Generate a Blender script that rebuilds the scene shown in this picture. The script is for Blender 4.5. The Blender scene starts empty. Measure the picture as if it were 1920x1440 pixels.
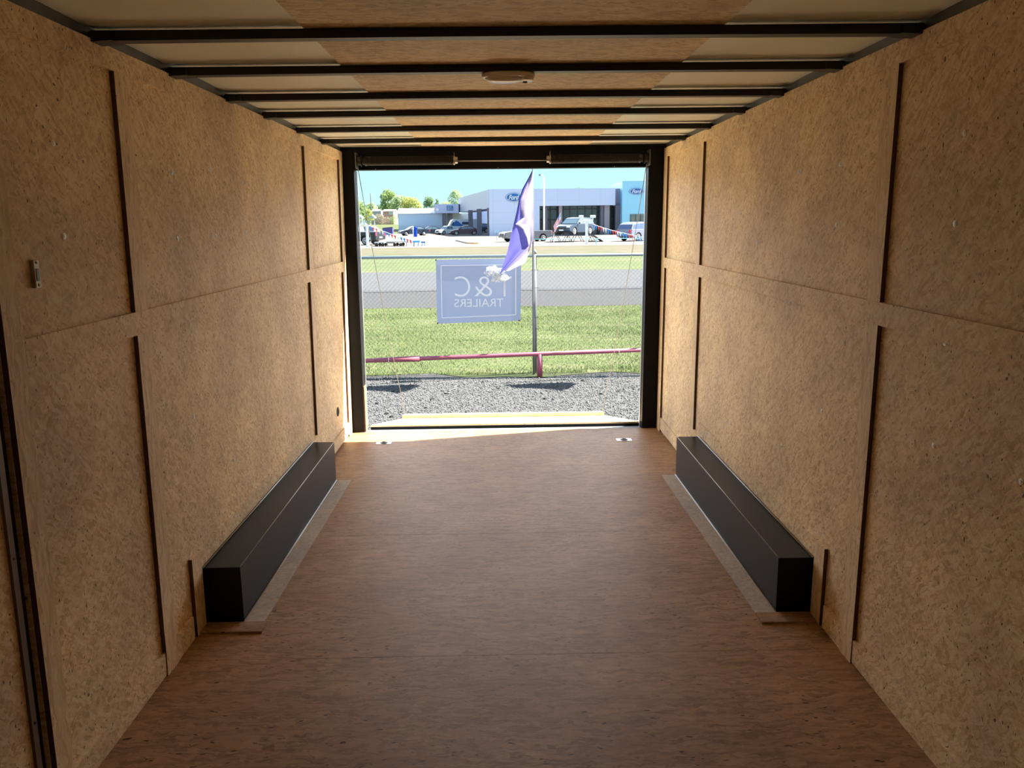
import bpy, bmesh, math, random
import numpy as np
from mathutils import Vector, Matrix, Quaternion

random.seed(7)
S = bpy.context.scene
COL = S.collection

# ------------------------------------------------------------------ camera
F_PX = 1511.2
PITCH, YAW, ROLL = (math.radians(a) for a in (11.278, 0.7036, -0.6954))
EYE = Vector((-0.035, 0.0, 1.5954))
_f = Vector((math.sin(YAW) * math.cos(PITCH), math.cos(YAW) * math.cos(PITCH), -math.sin(PITCH)))
_r = Vector((math.cos(YAW), -math.sin(YAW), 0))
_u = _r.cross(_f)
RT = math.cos(ROLL) * _r + math.sin(ROLL) * _u
UP = -math.sin(ROLL) * _r + math.cos(ROLL) * _u
cd = bpy.data.cameras.new('camera')
cam = bpy.data.objects.new('camera', cd)
COL.objects.link(cam)
cd.sensor_fit = 'HORIZONTAL'
cd.sensor_width = 36.0
cd.lens = F_PX / 1920 * 36.0
cd.clip_start = 0.02
cd.clip_end = 3000
M = Matrix((RT, UP, -_f)).transposed().to_4x4()
M.translation = EYE
cam.matrix_world = M
S.camera = cam

# ------------------------------------------------------------------ sky, sun, exposure
SKY_FILL = 1.95  # strength of the added sky band that lights the interior
SUNV = Vector((1.0, 0.23, 1.12)).normalized()
world = bpy.data.worlds.new('sky')
S.world = world
world.use_nodes = True
wn, wl = world.node_tree.nodes, world.node_tree.links
wn.clear()
wo = wn.new('ShaderNodeOutputWorld')
wb = wn.new('ShaderNodeBackground')
tc = wn.new('ShaderNodeTexCoord')
sep = wn.new('ShaderNodeSeparateXYZ')
rp = wn.new('ShaderNodeValToRGB')
wl.new(tc.outputs['Generated'], sep.inputs[0])
wl.new(sep.outputs['Z'], rp.inputs[0])
wl.new(rp.outputs[0], wb.inputs['Color'])
wl.new(wb.outputs[0], wo.inputs['Surface'])
e = rp.color_ramp.elements
e[0].position = 0.0;  e[0].color = (0.22, 0.345, 0.36, 1)
e[1].position = 1.0;  e[1].color = (0.12, 0.19, 0.30, 1)
x = rp.color_ramp.elements.new(0.075); x.color = (0.188, 0.335, 0.366, 1)
x = rp.color_ramp.elements.new(0.50); x.color = (0.165, 0.25, 0.33, 1)
# bright sky band added above the view to light the trailer, strongest rearward
sky_band = wn.new('ShaderNodeValToRGB')
he = sky_band.color_ramp.elements
he[0].position = 0.075; he[0].color = (0, 0, 0, 1)
he[1].position = 0.55; he[1].color = (0, 0, 0, 1)
x = he.new(0.13); x.color = (1, 1, 1, 1)
x = he.new(0.30); x.color = (0.9, 0.9, 0.9, 1)
wl.new(sep.outputs['Z'], sky_band.inputs[0])
mr = wn.new('ShaderNodeMapRange')
mr.interpolation_type = 'SMOOTHSTEP'
mr.inputs['From Min'].default_value = -0.2
mr.inputs['From Max'].default_value = 0.9
mr.inputs['To Min'].default_value = 0.10
mr.inputs['To Max'].default_value = 1.0
wl.new(sep.outputs['Y'], mr.inputs['Value'])
mm = wn.new('ShaderNodeMath'); mm.operation = 'MULTIPLY'
wl.new(sky_band.outputs[0], mm.inputs[0]); wl.new(mr.outputs[0], mm.inputs[1])
mk = wn.new('ShaderNodeMix'); mk.data_type = 'RGBA'
mk.inputs['B'].default_value = (SKY_FILL * 1.0, SKY_FILL * 1.02, SKY_FILL * 1.08, 1)
wl.new(mm.outputs[0], mk.inputs['Factor']); wl.new(rp.outputs[0], mk.inputs['A'])
wl.new(mk.outputs['Result'], wb.inputs['Color'])
wb.inputs['Strength'].default_value = 2.1

sd = bpy.data.lights.new('sun', 'SUN')
sd.energy = 20.0
sd.angle = math.radians(0.6)
sd.color = (1.0, 0.94, 0.82)
sun = bpy.data.objects.new('sun', sd)
COL.objects.link(sun)
sun.rotation_euler = SUNV.to_track_quat('Z', 'Y').to_euler()
sun.location = (20, 20, 30)

S.view_settings.view_transform = 'Standard'
S.view_settings.look = 'None'
S.view_settings.exposure = 0.55
S.view_settings.gamma = 1.0
S.view_settings.use_curve_mapping = False
S.cycles.max_bounces = 10
S.cycles.diffuse_bounces = 6
S.cycles.glossy_bounces = 4
S.cycles.transmission_bounces = 6
S.cycles.adaptive_threshold = 0.06


# ------------------------------------------------------------------ small helpers
def ray(u, v):
    return _f + (u - 960) / F_PX * RT - (v - 720) / F_PX * UP


def at(u, v, Y):
    k = ray(u, v)
    return EYE + k * (Y / k.y)


def atz(u, v, z):
    k = ray(u, v)
    return EYE + k * ((z - EYE.z) / k.z)


def fz(y):                      # trailer floor height: it tilts slightly down to the rear
    return -0.017625 * (y - 4)


HT = 2.1376                     # top of the walls


def xl(z):
    return -1.2577 + (0.0277 * z / HT)


def xr(z):
    return 1.2198 + (0.0102 * z / HT)


def tag(o, label=None, cat=None, group=None, kind=None):
    if label: o['label'] = label
    if cat: o['category'] = cat
    if group: o['group'] = group
    if kind: o['kind'] = kind
    return o


def empty(name, loc=(0, 0, 0), rz=0.0):
    o = bpy.data.objects.new(name, None)
    o.location = loc
    o.rotation_euler = (0, 0, rz)
    o.empty_display_size = 0.1
    COL.objects.link(o)
    return o


class MB:
    """collects shapes, then links them as ONE mesh object"""
    def __init__(s):
        s.v, s.f, s.mi = [], [], []
        s.cur = 0

    def add(s, verts, faces):
        n = len(s.v)
        s.v += [tuple(p) for p in verts]
        s.f += [tuple(i + n for i in f) for f in faces]
        s.mi += [s.cur] * len(faces)
        return s

    def hexa(s, p):             # 8 corners: bottom 4 ccw, top 4 ccw
        return s.add(p, [(3, 2, 1, 0), (4, 5, 6, 7), (0, 1, 5, 4), (1, 2, 6, 5), (2, 3, 7, 6), (3, 0, 4, 7)])

    def box(s, x0, x1, y0, y1, z0, z1):
        return s.hexa([(x0, y0, z0), (x1, y0, z0), (x1, y1, z0), (x0, y1, z0),
                       (x0, y0, z1), (x1, y0, z1), (x1, y1, z1), (x0, y1, z1)])

    def prism(s, pts, ax, a0, a1):
        """pts 2D polygon extruded along axis ax ('x','y','z')"""
        n = len(pts)
        def P(q, a):
            return {'x': (a, q[0], q[1]), 'y': (q[0], a, q[1]), 'z': (q[0], q[1], a)}[ax]
        vs = [P(q, a0) for q in pts] + [P(q, a1) for q in pts]
        fs = [tuple(range(n))[::-1], tuple(range(n, 2 * n))]
        fs += [(i, (i + 1) % n, n + (i + 1) % n, n + i) for i in range(n)]
        return s.add(vs, fs)

    def tube(s, pts, r, n=8, cap=True):
        pts = [Vector(p) for p in pts]
        rs = r if isinstance(r, (list, tuple)) else [r] * len(pts)
        vs, fs = [], []
        ref = None
        for i, p in enumerate(pts):
            d = (pts[min(i + 1, len(pts) - 1)] - pts[max(i - 1, 0)]).normalized()
            if ref is None:
                ref = Vector((0, 0, 1)) if abs(d.z) < 0.9 else Vector((1, 0, 0))
            a = d.cross(ref).normalized()
            b = d.cross(a).normalized()
            ref = a.cross(d)
            for k in range(n):
                t = 2 * math.pi * k / n
                vs.append(p + (a * math.cos(t) + b * math.sin(t)) * rs[i])
        for i in range(len(pts) - 1):
            for k in range(n):
                fs.append((i * n + k, i * n + (k + 1) % n, (i + 1) * n + (k + 1) % n, (i + 1) * n + k))
        if cap:
            fs.append(tuple(range(n))[::-1])
            fs.append(tuple(range((len(pts) - 1) * n, len(pts) * n)))
        return s.add(vs, fs)

    def lathe(s, prof, c, axis, n=24):
        """prof: list of (dist along axis, radius)"""
        ax = Vector(axis).normalized()
        ref = Vector((0, 0, 1)) if abs(ax.z) < 0.9 else Vector((1, 0, 0))
        a = ax.cross(ref).normalized()
        b = ax.cross(a)
        c = Vector(c)
        vs, fs = [], []
        for h, r in prof:
            for k in range(n):
                t = 2 * math.pi * k / n
                vs.append(c + ax * h + (a * math.cos(t) + b * math.sin(t)) * max(r, 1e-5))
        for i in range(len(prof) - 1):
            for k in range(n):
                fs.append((i * n + k, i * n + (k + 1) % n, (i + 1) * n + (k + 1) % n, (i + 1) * n + k))
        fs.append(tuple(range(n))[::-1])
        fs.append(tuple(range((len(prof) - 1) * n, len(prof) * n)))
        return s.add(vs, fs)

    def build(s, name, mats, parent=None, bevel=0.0, smooth=False):
        me = bpy.data.meshes.new(name)
        me.from_pydata(s.v, [], s.f)
        if not isinstance(mats, (list, tuple)): mats = [mats]
        for m in mats: me.materials.append(m)
        if len(mats) > 1:
            me.polygons.foreach_set('material_index', s.mi)
        bm = bmesh.new()
        bm.from_mesh(me)
        bmesh.ops.recalc_face_normals(bm, faces=bm.faces)
        bm.to_mesh(me)
        bm.free()
        if smooth:
            me.polygons.foreach_set('use_smooth', [True] * len(me.polygons))
        o = bpy.data.objects.new(name, me)
        COL.objects.link(o)
        if parent is not None: o.parent = parent
        if bevel:
            b = o.modifiers.new('bevel', 'BEVEL')
            b.width = bevel
            b.segments = 2
            b.limit_method = 'ANGLE'
        return o


def text_obj(name, body, size, mat, parent=None, depth=0.01, shear=0.0, bold=0.0, align='CENTER'):
    c = bpy.data.curves.new(name, 'FONT')
    c.body = body
    c.size = size
    c.extrude = depth
    c.shear = shear
    c.offset = bold
    c.align_x = align
    c.align_y = 'CENTER'
    t = bpy.data.objects.new(name, c)
    COL.objects.link(t)
    bpy.context.view_layer.update()
    me = bpy.data.meshes.new_from_object(t.evaluated_get(bpy.context.evaluated_depsgraph_get()))
    bpy.data.objects.remove(t)
    me.name = name
    me.materials.clear()
    me.materials.append(mat)
    o = bpy.data.objects.new(name, me)
    COL.objects.link(o)
    if parent is not None: o.parent = parent
    return o


# ------------------------------------------------------------------ materials
def srgb(r, g, b):
    f = lambda c: (c / 255 / 12.92) if c / 255 <= 0.04045 else ((c / 255 + 0.055) / 1.055) ** 2.4
    return (f(r), f(g), f(b), 1)


def new_mat(name):
    m = bpy.data.materials.new(name)
    m.use_nodes = True
    nt = m.node_tree
    return m, nt, nt.nodes['Principled BSDF']


def plain(name, col, rough=0.6, metal=0.0, var=0.06, scale=8.0, bump=0.0, spec=0.5, coat=0.0):
    m, nt, b = new_mat(name)
    n, l = nt.nodes, nt.links
    b.inputs['Roughness'].default_value = rough
    b.inputs['Metallic'].default_value = metal
    b.inputs['Specular IOR Level'].default_value = spec
    b.inputs['Coat Weight'].default_value = coat
    if len(col) == 3: col = (*col, 1)
    tcn = n.new('ShaderNodeTexCoord')
    no = n.new('ShaderNodeTexNoise')
    no.inputs['Scale'].default_value = scale
    no.inputs['Detail'].default_value = 4
    l.new(tcn.outputs['Object'], no.inputs['Vector'])
    mx = n.new('ShaderNodeMix')
    mx.data_type = 'RGBA'
    mx.inputs['A'].default_value = tuple(max(0, c * (1 - var)) for c in col[:3]) + (1,)
    mx.inputs['B'].default_value = tuple(min(1, c * (1 + var)) for c in col[:3]) + (1,)
    l.new(no.outputs[0], mx.inputs['Factor'])
    l.new(mx.outputs['Result'], b.inputs['Base Color'])
    if bump:
        bp = n.new('ShaderNodeBump')
        bp.inputs['Strength'].default_value = bump
        bp.inputs['Distance'].default_value = 0.01
        l.new(no.outputs[0], bp.inputs['Height'])
        l.new(bp.outputs[0], b.inputs['Normal'])
    return m


def flakes(name, base, light, dark, axis, ang=(0.35, 1.35, 2.4), size=(55, 13), contrast=1.0, rough=0.62,
           specks=0.5, blotch=None, fine=1.0, spec=0.35, fscale=200):
    """pressed wood-flake board; axis = the board's normal"""
    m, nt, b = new_mat(name)
    n, l = nt.nodes, nt.links
    b.inputs['Roughness'].default_value = rough
    b.inputs['Specular IOR Level'].default_value = spec
    tcn = n.new('ShaderNodeTexCoord')
    # gentle warp so flakes are not ruler straight
    wn_ = n.new('ShaderNodeTexNoise')
    wn_.inputs['Scale'].default_value = 14
    wn_.inputs['Detail'].default_value = 2
    l.new(tcn.outputs['Object'], wn_.inputs['Vector'])
    wm = n.new('ShaderNodeVectorMath'); wm.operation = 'MULTIPLY_ADD'
    l.new(wn_.outputs['Color'], wm.inputs[0])
    wm.inputs[1].default_value = (0.05, 0.05, 0.05)
    l.new(tcn.outputs['Object'], wm.inputs[2])
    vals = []
    for i, a in enumerate(ang):
        mp = n.new('ShaderNodeMapping')
        mp.vector_type = 'TEXTURE'
        rot = [0, 0, 0]
        rot['xyz'.index(axis)] = a
        mp.inputs['Rotation'].default_value = rot
        mp.inputs['Location'].default_value = (i * 3.1, i * 1.7, i * 2.3)
        l.new(wm.outputs[0], mp.inputs['Vector'])
        sc = n.new('ShaderNodeVectorMath'); sc.operation = 'MULTIPLY'
        k = {'x': (4, size[0], size[1]), 'y': (size[0], 4, size[1]), 'z': (size[1], size[0], 4)}[axis]
        sc.inputs[1].default_value = tuple(c * (1 + 0.25 * i) for c in k)
        l.new(mp.outputs[0], sc.inputs[0])
        vo = n.new('ShaderNodeTexVoronoi')
        vo.inputs['Scale'].default_value = 1.0
        l.new(sc.outputs[0], vo.inputs['Vector'])
        sp = n.new('ShaderNodeSeparateColor')
        l.new(vo.outputs['Color'], sp.inputs[0])
        vals.append((sp, vo, sc))
    # which layer lies on top varies over the sheet
    ln = n.new('ShaderNodeTexNoise'); ln.inputs['Scale'].default_value = 28; ln.inputs['Detail'].default_value = 2
    l.new(tcn.outputs['Object'], ln.inputs['Vector'])
    cr = n.new('ShaderNodeValToRGB')
    cr.color_ramp.elements[0].position = 0.46; cr.color_ramp.elements[1].position = 0.54
    l.new(ln.outputs[0], cr.inputs[0])
    m1 = n.new('ShaderNodeMix'); m1.data_type = 'FLOAT'
    l.new(cr.outputs[0], m1.inputs['Factor'])
    l.new(vals[0][0].outputs[0], m1.inputs['A']); l.new(vals[1][0].outputs[0], m1.inputs['B'])
    m2 = n.new('ShaderNodeMath'); m2.operation = 'MULTIPLY_ADD'
    l.new(vals[2][0].outputs[1], m2.inputs[0]); m2.inputs[1].default_value = 0.5
    l.new(m1.outputs[0], m2.inputs[2])
    # fine grain
    fnm = n.new('ShaderNodeVectorMath'); fnm.operation = 'MULTIPLY'
    fnm.inputs[1].default_value = {'x': (1, 1.6, 1), 'y': (1.6, 1, 1), 'z': (.35, 2.2, 1)}[axis]
    l.new(tcn.outputs['Object'], fnm.inputs[0])
    fn = n.new('ShaderNodeTexNoise'); fn.inputs['Scale'].default_value = fscale; fn.inputs['Detail'].default_value = 5
    fn.inputs['Roughness'].default_value = 0.7
    l.new(fnm.outputs[0], fn.inputs['Vector'])
    m3 = n.new('ShaderNodeMath'); m3.operation = 'MULTIPLY_ADD'
    l.new(fn.outputs[0], m3.inputs[0]); m3.inputs[1].default_value = 1.5 * fine
    l.new(m2.outputs[0], m3.inputs[2])
    nz = n.new('ShaderNodeMapRange')
    nz.inputs['From Min'].default_value = 0.35 + 0.3 * fine
    nz.inputs['From Max'].default_value = 1.55 + 0.9 * fine
    l.new(m3.outputs[0], nz.inputs['Value'])
    ct = n.new('ShaderNodeMath'); ct.operation = 'MULTIPLY_ADD'; ct.use_clamp = True
    ct.inputs[1].default_value = contrast; ct.inputs[2].default_value = 0.5 - 0.5 * contrast
    l.new(nz.outputs[0], ct.inputs[0])
    ramp = n.new('ShaderNodeValToRGB')
    els = ramp.color_ramp.elements
    els[0].position = 0.05; els[0].color = dark
    els[1].position = 0.95; els[1].color = light
    q = els.new(0.5); q.color = base
    l.new(ct.outputs[0], ramp.inputs[0])
    # broad blotches of tone
    bn = n.new('ShaderNodeTexNoise'); bn.inputs['Scale'].default_value = 2.2; bn.inputs['Detail'].default_value = 3
    l.new(tcn.outputs['Object'], bn.inputs['Vector'])
    bc = n.new('ShaderNodeValToRGB')
    bl = blotch or ((0.86, 0.86, 0.88, 1), (1.08, 1.06, 1.02, 1))
    bc.color_ramp.elements[0].position = 0.35; bc.color_ramp.elements[0].color = bl[0]
    bc.color_ramp.elements[1].position = 0.65; bc.color_ramp.elements[1].color = bl[1]
    l.new(bn.outputs[0], bc.inputs[0])
    mu = n.new('ShaderNodeMix'); mu.data_type = 'RGBA'; mu.blend_type = 'MULTIPLY'
    mu.inputs['Factor'].default_value = 1.0
    l.new(ramp.outputs[0], mu.inputs['A']); l.new(bc.outputs[0], mu.inputs['B'])
    col = mu.outputs['Result']
    # dark bark specks, two sizes
    for sc_, thr, rnd, wgt in ((46, 0.20, 0.80, 0.75), (17, 0.105, 0.86, 0.85)):
        mp = n.new('ShaderNodeVectorMath'); mp.operation = 'MULTIPLY'
        mp.inputs[1].default_value = {'x': (1, 1.9, 1), 'y': (1.9, 1, 1), 'z': (.55, 1.9, 1)}[axis]
        l.new(wm.outputs[0], mp.inputs[0])
        vo = n.new('ShaderNodeTexVoronoi'); vo.inputs['Scale'].default_value = sc_
        l.new(mp.outputs[0], vo.inputs['Vector'])
        lt = n.new('ShaderNodeMath'); lt.operation = 'LESS_THAN'; lt.inputs[1].default_value = thr
        l.new(vo.outputs['Distance'], lt.inputs[0])
        sp = n.new('ShaderNodeSeparateColor'); l.new(vo.outputs['Color'], sp.inputs[0])
        gt = n.new('ShaderNodeMath'); gt.operation = 'GREATER_THAN'; gt.inputs[1].default_value = rnd
        l.new(sp.outputs[2], gt.inputs[0])
        ml = n.new('ShaderNodeMath'); ml.operation = 'MULTIPLY'
        l.new(lt.outputs[0], ml.inputs[0]); l.new(gt.outputs[0], ml.inputs[1])
        mw = n.new('ShaderNodeMath'); mw.operation = 'MULTIPLY'; mw.inputs[1].default_value = wgt * specks * 1.5
        mw.use_clamp = True
        l.new(ml.outputs[0], mw.inputs[0])
        mk = n.new('ShaderNodeMix'); mk.data_type = 'RGBA'
        mk.inputs['B'].default_value = (dark[0] * .22, dark[1] * .2, dark[2] * .2, 1)
        l.new(mw.outputs[0], mk.inputs['Factor']); l.new(col, mk.inputs['A'])
        col = mk.outputs['Result']
    l.new(col, b.inputs['Base Color'])
    bp = n.new('ShaderNodeBump'); bp.inputs['Strength'].default_value = 0.35; bp.inputs['Distance'].default_value = 0.002
    l.new(nz.outputs[0], bp.inputs['Height'])
    l.new(bp.outputs[0], b.inputs['Normal'])
    return m


WB, WL_, WD = (0.82, 0.64, 0.40, 1), (0.96, 0.83, 0.62, 1), (0.56, 0.38, 0.19, 1)
M_wall = flakes('wall_board', WB, WL_, WD, 'x', ang=(0.75, 0.95, 2.2), size=(95, 22), contrast=1.25, specks=0.9, fine=1.5, blotch=((0.84, 0.80, 0.80, 1), (1.1, 1.08, 1.0, 1)))
M_batten = flakes('batten_board', WB, WL_, WD, 'x', ang=(0.03, -0.06, 0.08), size=(90, 7), contrast=.8, specks=0.5, fine=1.0)
M_edge_shade = plain('edge_shade', (0.11, 0.06, 0.035), rough=.85, var=.3, scale=60)
M_floor = flakes('floor_board', (0.38, 0.23, 0.125, 1), (0.47, 0.30, 0.175, 1), (0.225, 0.125, 0.062, 1), 'z', ang=(0.03, -0.07, 0.1),
                 size=(62, 11), contrast=1.0, specks=0.95, rough=0.5, spec=0.17,
                 blotch=((0.90, 0.82, 0.78, 1), (1.08, 1.07, 1.04, 1)))
M_floor_pale = flakes('floor_strip_board', (0.50, 0.42, 0.34, 1), (0.62, 0.53, 0.45, 1), (0.36, 0.29, 0.22, 1), 'z', size=(70, 30), contrast=.7)
M_ply = flakes('ceiling_board', (0.84, 0.68, 0.41, 1), (0.94, 0.81, 0.56, 1), (0.60, 0.44, 0.23, 1), 'z', ang=(0.1, 0.5, -0.4),
               size=(70, 18), contrast=1.3)
M_ramp = flakes('ramp_board', (0.78, 0.58, 0.37, 1), (0.84, 0.66, 0.46, 1), (0.62, 0.43, 0.26, 1), 'z', size=(60, 9), contrast=0.6)
M_black = plain('black_painted_steel', (0.008, 0.009, 0.012), rough=0.5, var=0.2, scale=20, spec=.12)
M_beam = plain('black_beam_steel', (0.006, 0.006, 0.008), rough=0.5, var=0.2, scale=20)
M_box = plain('black_box_steel', (0.006, 0.006, 0.007), rough=0.36, var=0.15, scale=6, spec=.22)
M_alu = plain('aluminium', (0.75, 0.78, 0.80), rough=0.32, metal=0.9)
M_sill = plain('sill_aluminium', (0.70, 0.78, 0.85), rough=0.4, metal=0.5)
M_caulk_glint = plain('pale_edge', (0.80, 0.86, 0.92), rough=0.3)
M_rail = plain('grey_roof_rail', (0.10, 0.115, 0.12), rough=0.4, metal=0.3)
M_jamb = plain('jamb_grey', (0.16, 0.13, 0.105), rough=0.4, metal=0.3)
M_rubber = plain('black_rubber', (0.01, 0.009, 0.008), rough=0.7)
M_lampw = plain('lamp_plastic', (0.93, 0.88, 0.78), rough=0.25)
M_lens = plain('lamp_lens', (0.86, 0.78, 0.68), rough=0.15)
M_btn = plain('lamp_button', (0.10, 0.06, 0.03), rough=0.4)
M_spring = plain('spring_steel', (0.025, 0.022, 0.02), rough=0.4, metal=0.6)
M_zinc = plain('zinc', (0.34, 0.34, 0.33), rough=0.4, metal=0.85)
M_washer = plain('bright_washer', (0.93, 0.97, 0.97), rough=0.3, metal=0.1)
M_brass = plain('strike_metal', (0.34, 0.29, 0.20), rough=0.4, metal=0.6)
M_tape = plain('white_foam_tape', (0.85, 0.84, 0.82), rough=0.6)

# roof skin: white sheet, softly waved
M_skin, nt, b = new_mat('roof_skin')
b.inputs['Base Color'].default_value = (0.93, 0.95, 0.82, 1)
b.inputs['Roughness'].default_value = 0.42
n, l = nt.nodes, nt.links
tcn = n.new('ShaderNodeTexCoord')
mp = n.new('ShaderNodeMapping'); mp.inputs['Scale'].default_value = (0.6, 3.2, 1)
no = n.new('ShaderNodeTexNoise'); no.inputs['Scale'].default_value = 2.2; no.inputs['Detail'].default_value = 1
l.new(tcn.outputs['Object'], mp.inputs[0]); l.new(mp.outputs[0], no.inputs['Vector'])
bp = n.new('ShaderNodeBump'); bp.inputs['Strength'].default_value = 0.5; bp.inputs['Distance'].default_value = 0.03
l.new(no.outputs[0], bp.inputs['Height']); l.new(bp.outputs[0], b.inputs['Normal'])

# ------------------------------------------------------------------ trailer shell
YR, YF = 6.30, -1.7            # rear end of the boards, front wall
FLT = 0.05


def struct(mb, name, mat, parent=None, **k):
    o = mb.build(name, mat, parent, **k)
    if parent is None: o['kind'] = 'structure'
    return o


def slope_box(mb, x0, x1, y0, y1, zlo, zhi):
    """box lying on the sloping floor; zlo/zhi measured from the floor"""
    a, c = fz(y0), fz(y1)
    return mb.hexa([(x0, y0, a + zlo), (x1, y0, a + zlo), (x1, y1, c + zlo), (x0, y1, c + zlo),
                    (x0, y0, a + zhi), (x1, y0, a + zhi), (x1, y1, c + zhi), (x0, y1, c + zhi)])


mb = MB()
ys = [YF, -1.02, 0.235, 1.49, 2.742, 3.997, 5.252, 6.318]
for a, c in zip(ys[:-1], ys[1:]):
    slope_box(mb, -1.34, 1.30, a + 0.0008, c - 0.0008, -FLT, 0)
floor_ = struct(mb, 'floor', M_floor)
slope_box(MBd := MB(), -1.34, 1.30, YF, 6.318, -0.09, -FLT - 0.001)
struct(MBd, 'trim_underfloor', M_rubber)

WT = 0.07


def wall_panel(mb, side, y0, y1, z0, z1, t0=0.0, t1=-WT):
    """slab on a side wall between offsets t0 (into the room positive) and t1"""
    X = xl if side < 0 else xr
    s = 1 if side < 0 else -1
    def z(zz, y): return fz(y) if zz == 'f' else zz
    p = []
    for zz in (z0, z1):
        for (t, y) in ((t1, y0), (t0, y0), (t0, y1), (t1, y1)):
            w = z(zz, y)
            p.append((X(w) + s * t, y, w))
    return mb.hexa(p)


mb = MB()
wall_panel(mb, -1, 1.93, YR, 'f', HT)
wall_panel(mb, -1, YF, 0.95, 'f', HT)
wall_panel(mb, -1, 0.95, 1.93, 1.98, HT)
wl_o = struct(mb, 'wall_left', M_wall)
mb = MB()
wall_panel(mb, 1, YF, YR, 'f', HT)
wr_o = struct(mb, 'wall_right', M_wall)
mb = MB().box(-1.32, 1.30, YF - WT, YF, fz(YF), HT)
struct(mb, 'wall_front', M_wall)

# roof: skin sheets resting over the beams (bowed a little between them), side rails
beam_y = [2.518, 3.081, 3.694, 4.261, 4.930, 5.592]
beams_all = [YF + 0.1, -0.9, -0.25, 0.4, 1.05, 1.75] + beam_y + [6.30]
ZS = 2.166
mb = MB()
prev = None
yy = np.arange(YF - WT, 6.42, 0.04)
xs = np.linspace(-1.31, 1.29, 27)
vs, fs = [], []
for j, y in enumerate(yy):
    k = max([i for i, bq in enumerate(beams_all) if bq <= y] + [0])
    y0 = beams_all[k]; y1 = beams_all[min(k + 1, len(beams_all) - 1)]
    t = 0 if y1 <= y0 else min(1, max(0, (y - y0) / (y1 - y0)))
    for i, xx in enumerate(xs):
        sag = 0.012 * math.sin(math.pi * t) * (0.6 + 0.4 * math.sin(5 * xx + 3 * k))
        vs.append((xx, y, ZS + 0.004 + abs(sag) * 0.6))
for j in range(len(yy) - 1):
    for i in range(len(xs) - 1):
        a = j * len(xs) + i
        fs.append((a, a + 1, a + 1 + len(xs), a + len(xs)))
mb.add(vs, fs)
# upper surface so the roof has thickness
mb.box(-1.33, 1.31, YF - WT, 6.45, ZS + 0.03, ZS + 0.05)
ceil_o = struct(mb, 'ceiling', M_skin, smooth=False)
for i, (x0, x1) in enumerate(((-1.32, -1.226), (1.228, 1.31))):
    mb = MB().box(x0, x1, YF, YR, HT, ZS + 0.012)
    struct(mb, 'trim_roof_rail_%s' % ('left', 'right')[i], M_rail, bevel=0.003)

# the two dark seams between roof skin and rail
# centre strip of flake board above the beams
mb = MB().box(-0.60, 0.635, YF, 6.22, 2.1615, 2.1655)
o = mb.build('ceiling_board_strip', M_ply)
tag(o, 'long strip of brown flake board running down the middle of the ceiling above the black beams', 'panel')

ORD = ['nearest the camera', 'second from the camera, carrying the oval dome light', 'third from the camera, just behind the dome light',
       'fourth from the camera', 'fifth from the camera', 'farthest, next to the rear door header']
for i, y in enumerate(beam_y):
    t = empty('roof_beam', (0, y, HT - .0065))
    tag(t, 'black steel roof beam across the ceiling, ' + ORD[i], 'beam', 'black beams across the ceiling')
    m_ = MB()
    # slightly bowed beam, its ends welded to the side rails with small gussets
    N = 12
    for k in range(N):
        xa = -1.222 + 2.447 * k / N; xb = -1.222 + 2.447 * (k + 1) / N
        ca = 0.003 * (1 - (xa / 1.2) ** 2); cb = 0.003 * (1 - (xb / 1.2) ** 2)
        m_.hexa([(xa, 0, ca), (xb, 0, cb), (xb, .045, cb), (xa, .045, ca),
                 (xa, 0, .029), (xb, 0, .029), (xb, .045, .029), (xa, .045, .029)])
    m_.build('beam_tube', M_beam, t)
    for sx in (-1, 1):
        g = MB()
        xe = -1.222 if sx < 0 else 1.225
        g.prism([(xe, -0.004), (xe - sx * 0.07, 0.000), (xe - sx * 0.07, .02), (xe, .0215)], 'y', -0.012, 0.057)
        g.build('end_gusset', M_beam, t)
    f_ = MB().box(-0.60, 0.635, 0.0455, 0.056, 0.025, 0.0298)
    tp = f_.build('foam_tape', M_tape, t)
    tp['label'] = 'thin white foam tape along the beam'

# battens (flake board strips) on the walls
T = 0.015
trim_n = [0]


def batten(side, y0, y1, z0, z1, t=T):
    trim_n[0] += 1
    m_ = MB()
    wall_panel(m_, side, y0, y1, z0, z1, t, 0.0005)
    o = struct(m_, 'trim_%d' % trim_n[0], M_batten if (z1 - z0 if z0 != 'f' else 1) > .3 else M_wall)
    o.data.materials.append(M_edge_shade)
    for p in o.data.polygons:           # camera-facing edges painted dark, standing in for their backlit shade
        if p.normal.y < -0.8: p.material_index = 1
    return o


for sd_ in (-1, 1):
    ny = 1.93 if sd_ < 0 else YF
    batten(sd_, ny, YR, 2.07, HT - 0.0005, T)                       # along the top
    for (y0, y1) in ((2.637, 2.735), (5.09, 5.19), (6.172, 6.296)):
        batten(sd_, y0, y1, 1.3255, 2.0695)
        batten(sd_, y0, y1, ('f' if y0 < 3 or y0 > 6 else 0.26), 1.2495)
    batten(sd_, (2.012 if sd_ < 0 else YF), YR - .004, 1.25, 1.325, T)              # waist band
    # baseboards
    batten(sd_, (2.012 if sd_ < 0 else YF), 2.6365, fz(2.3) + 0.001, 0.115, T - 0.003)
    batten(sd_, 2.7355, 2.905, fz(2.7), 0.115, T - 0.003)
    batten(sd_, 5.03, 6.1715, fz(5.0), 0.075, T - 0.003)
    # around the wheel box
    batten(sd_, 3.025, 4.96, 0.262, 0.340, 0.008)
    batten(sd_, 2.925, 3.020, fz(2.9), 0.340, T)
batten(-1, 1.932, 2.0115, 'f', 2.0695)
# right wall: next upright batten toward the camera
batten(1, 0.19, 0.29, 1.3255, 2.0695); batten(1, 0.19, 0.29, fz(.2), 1.2495)

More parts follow.
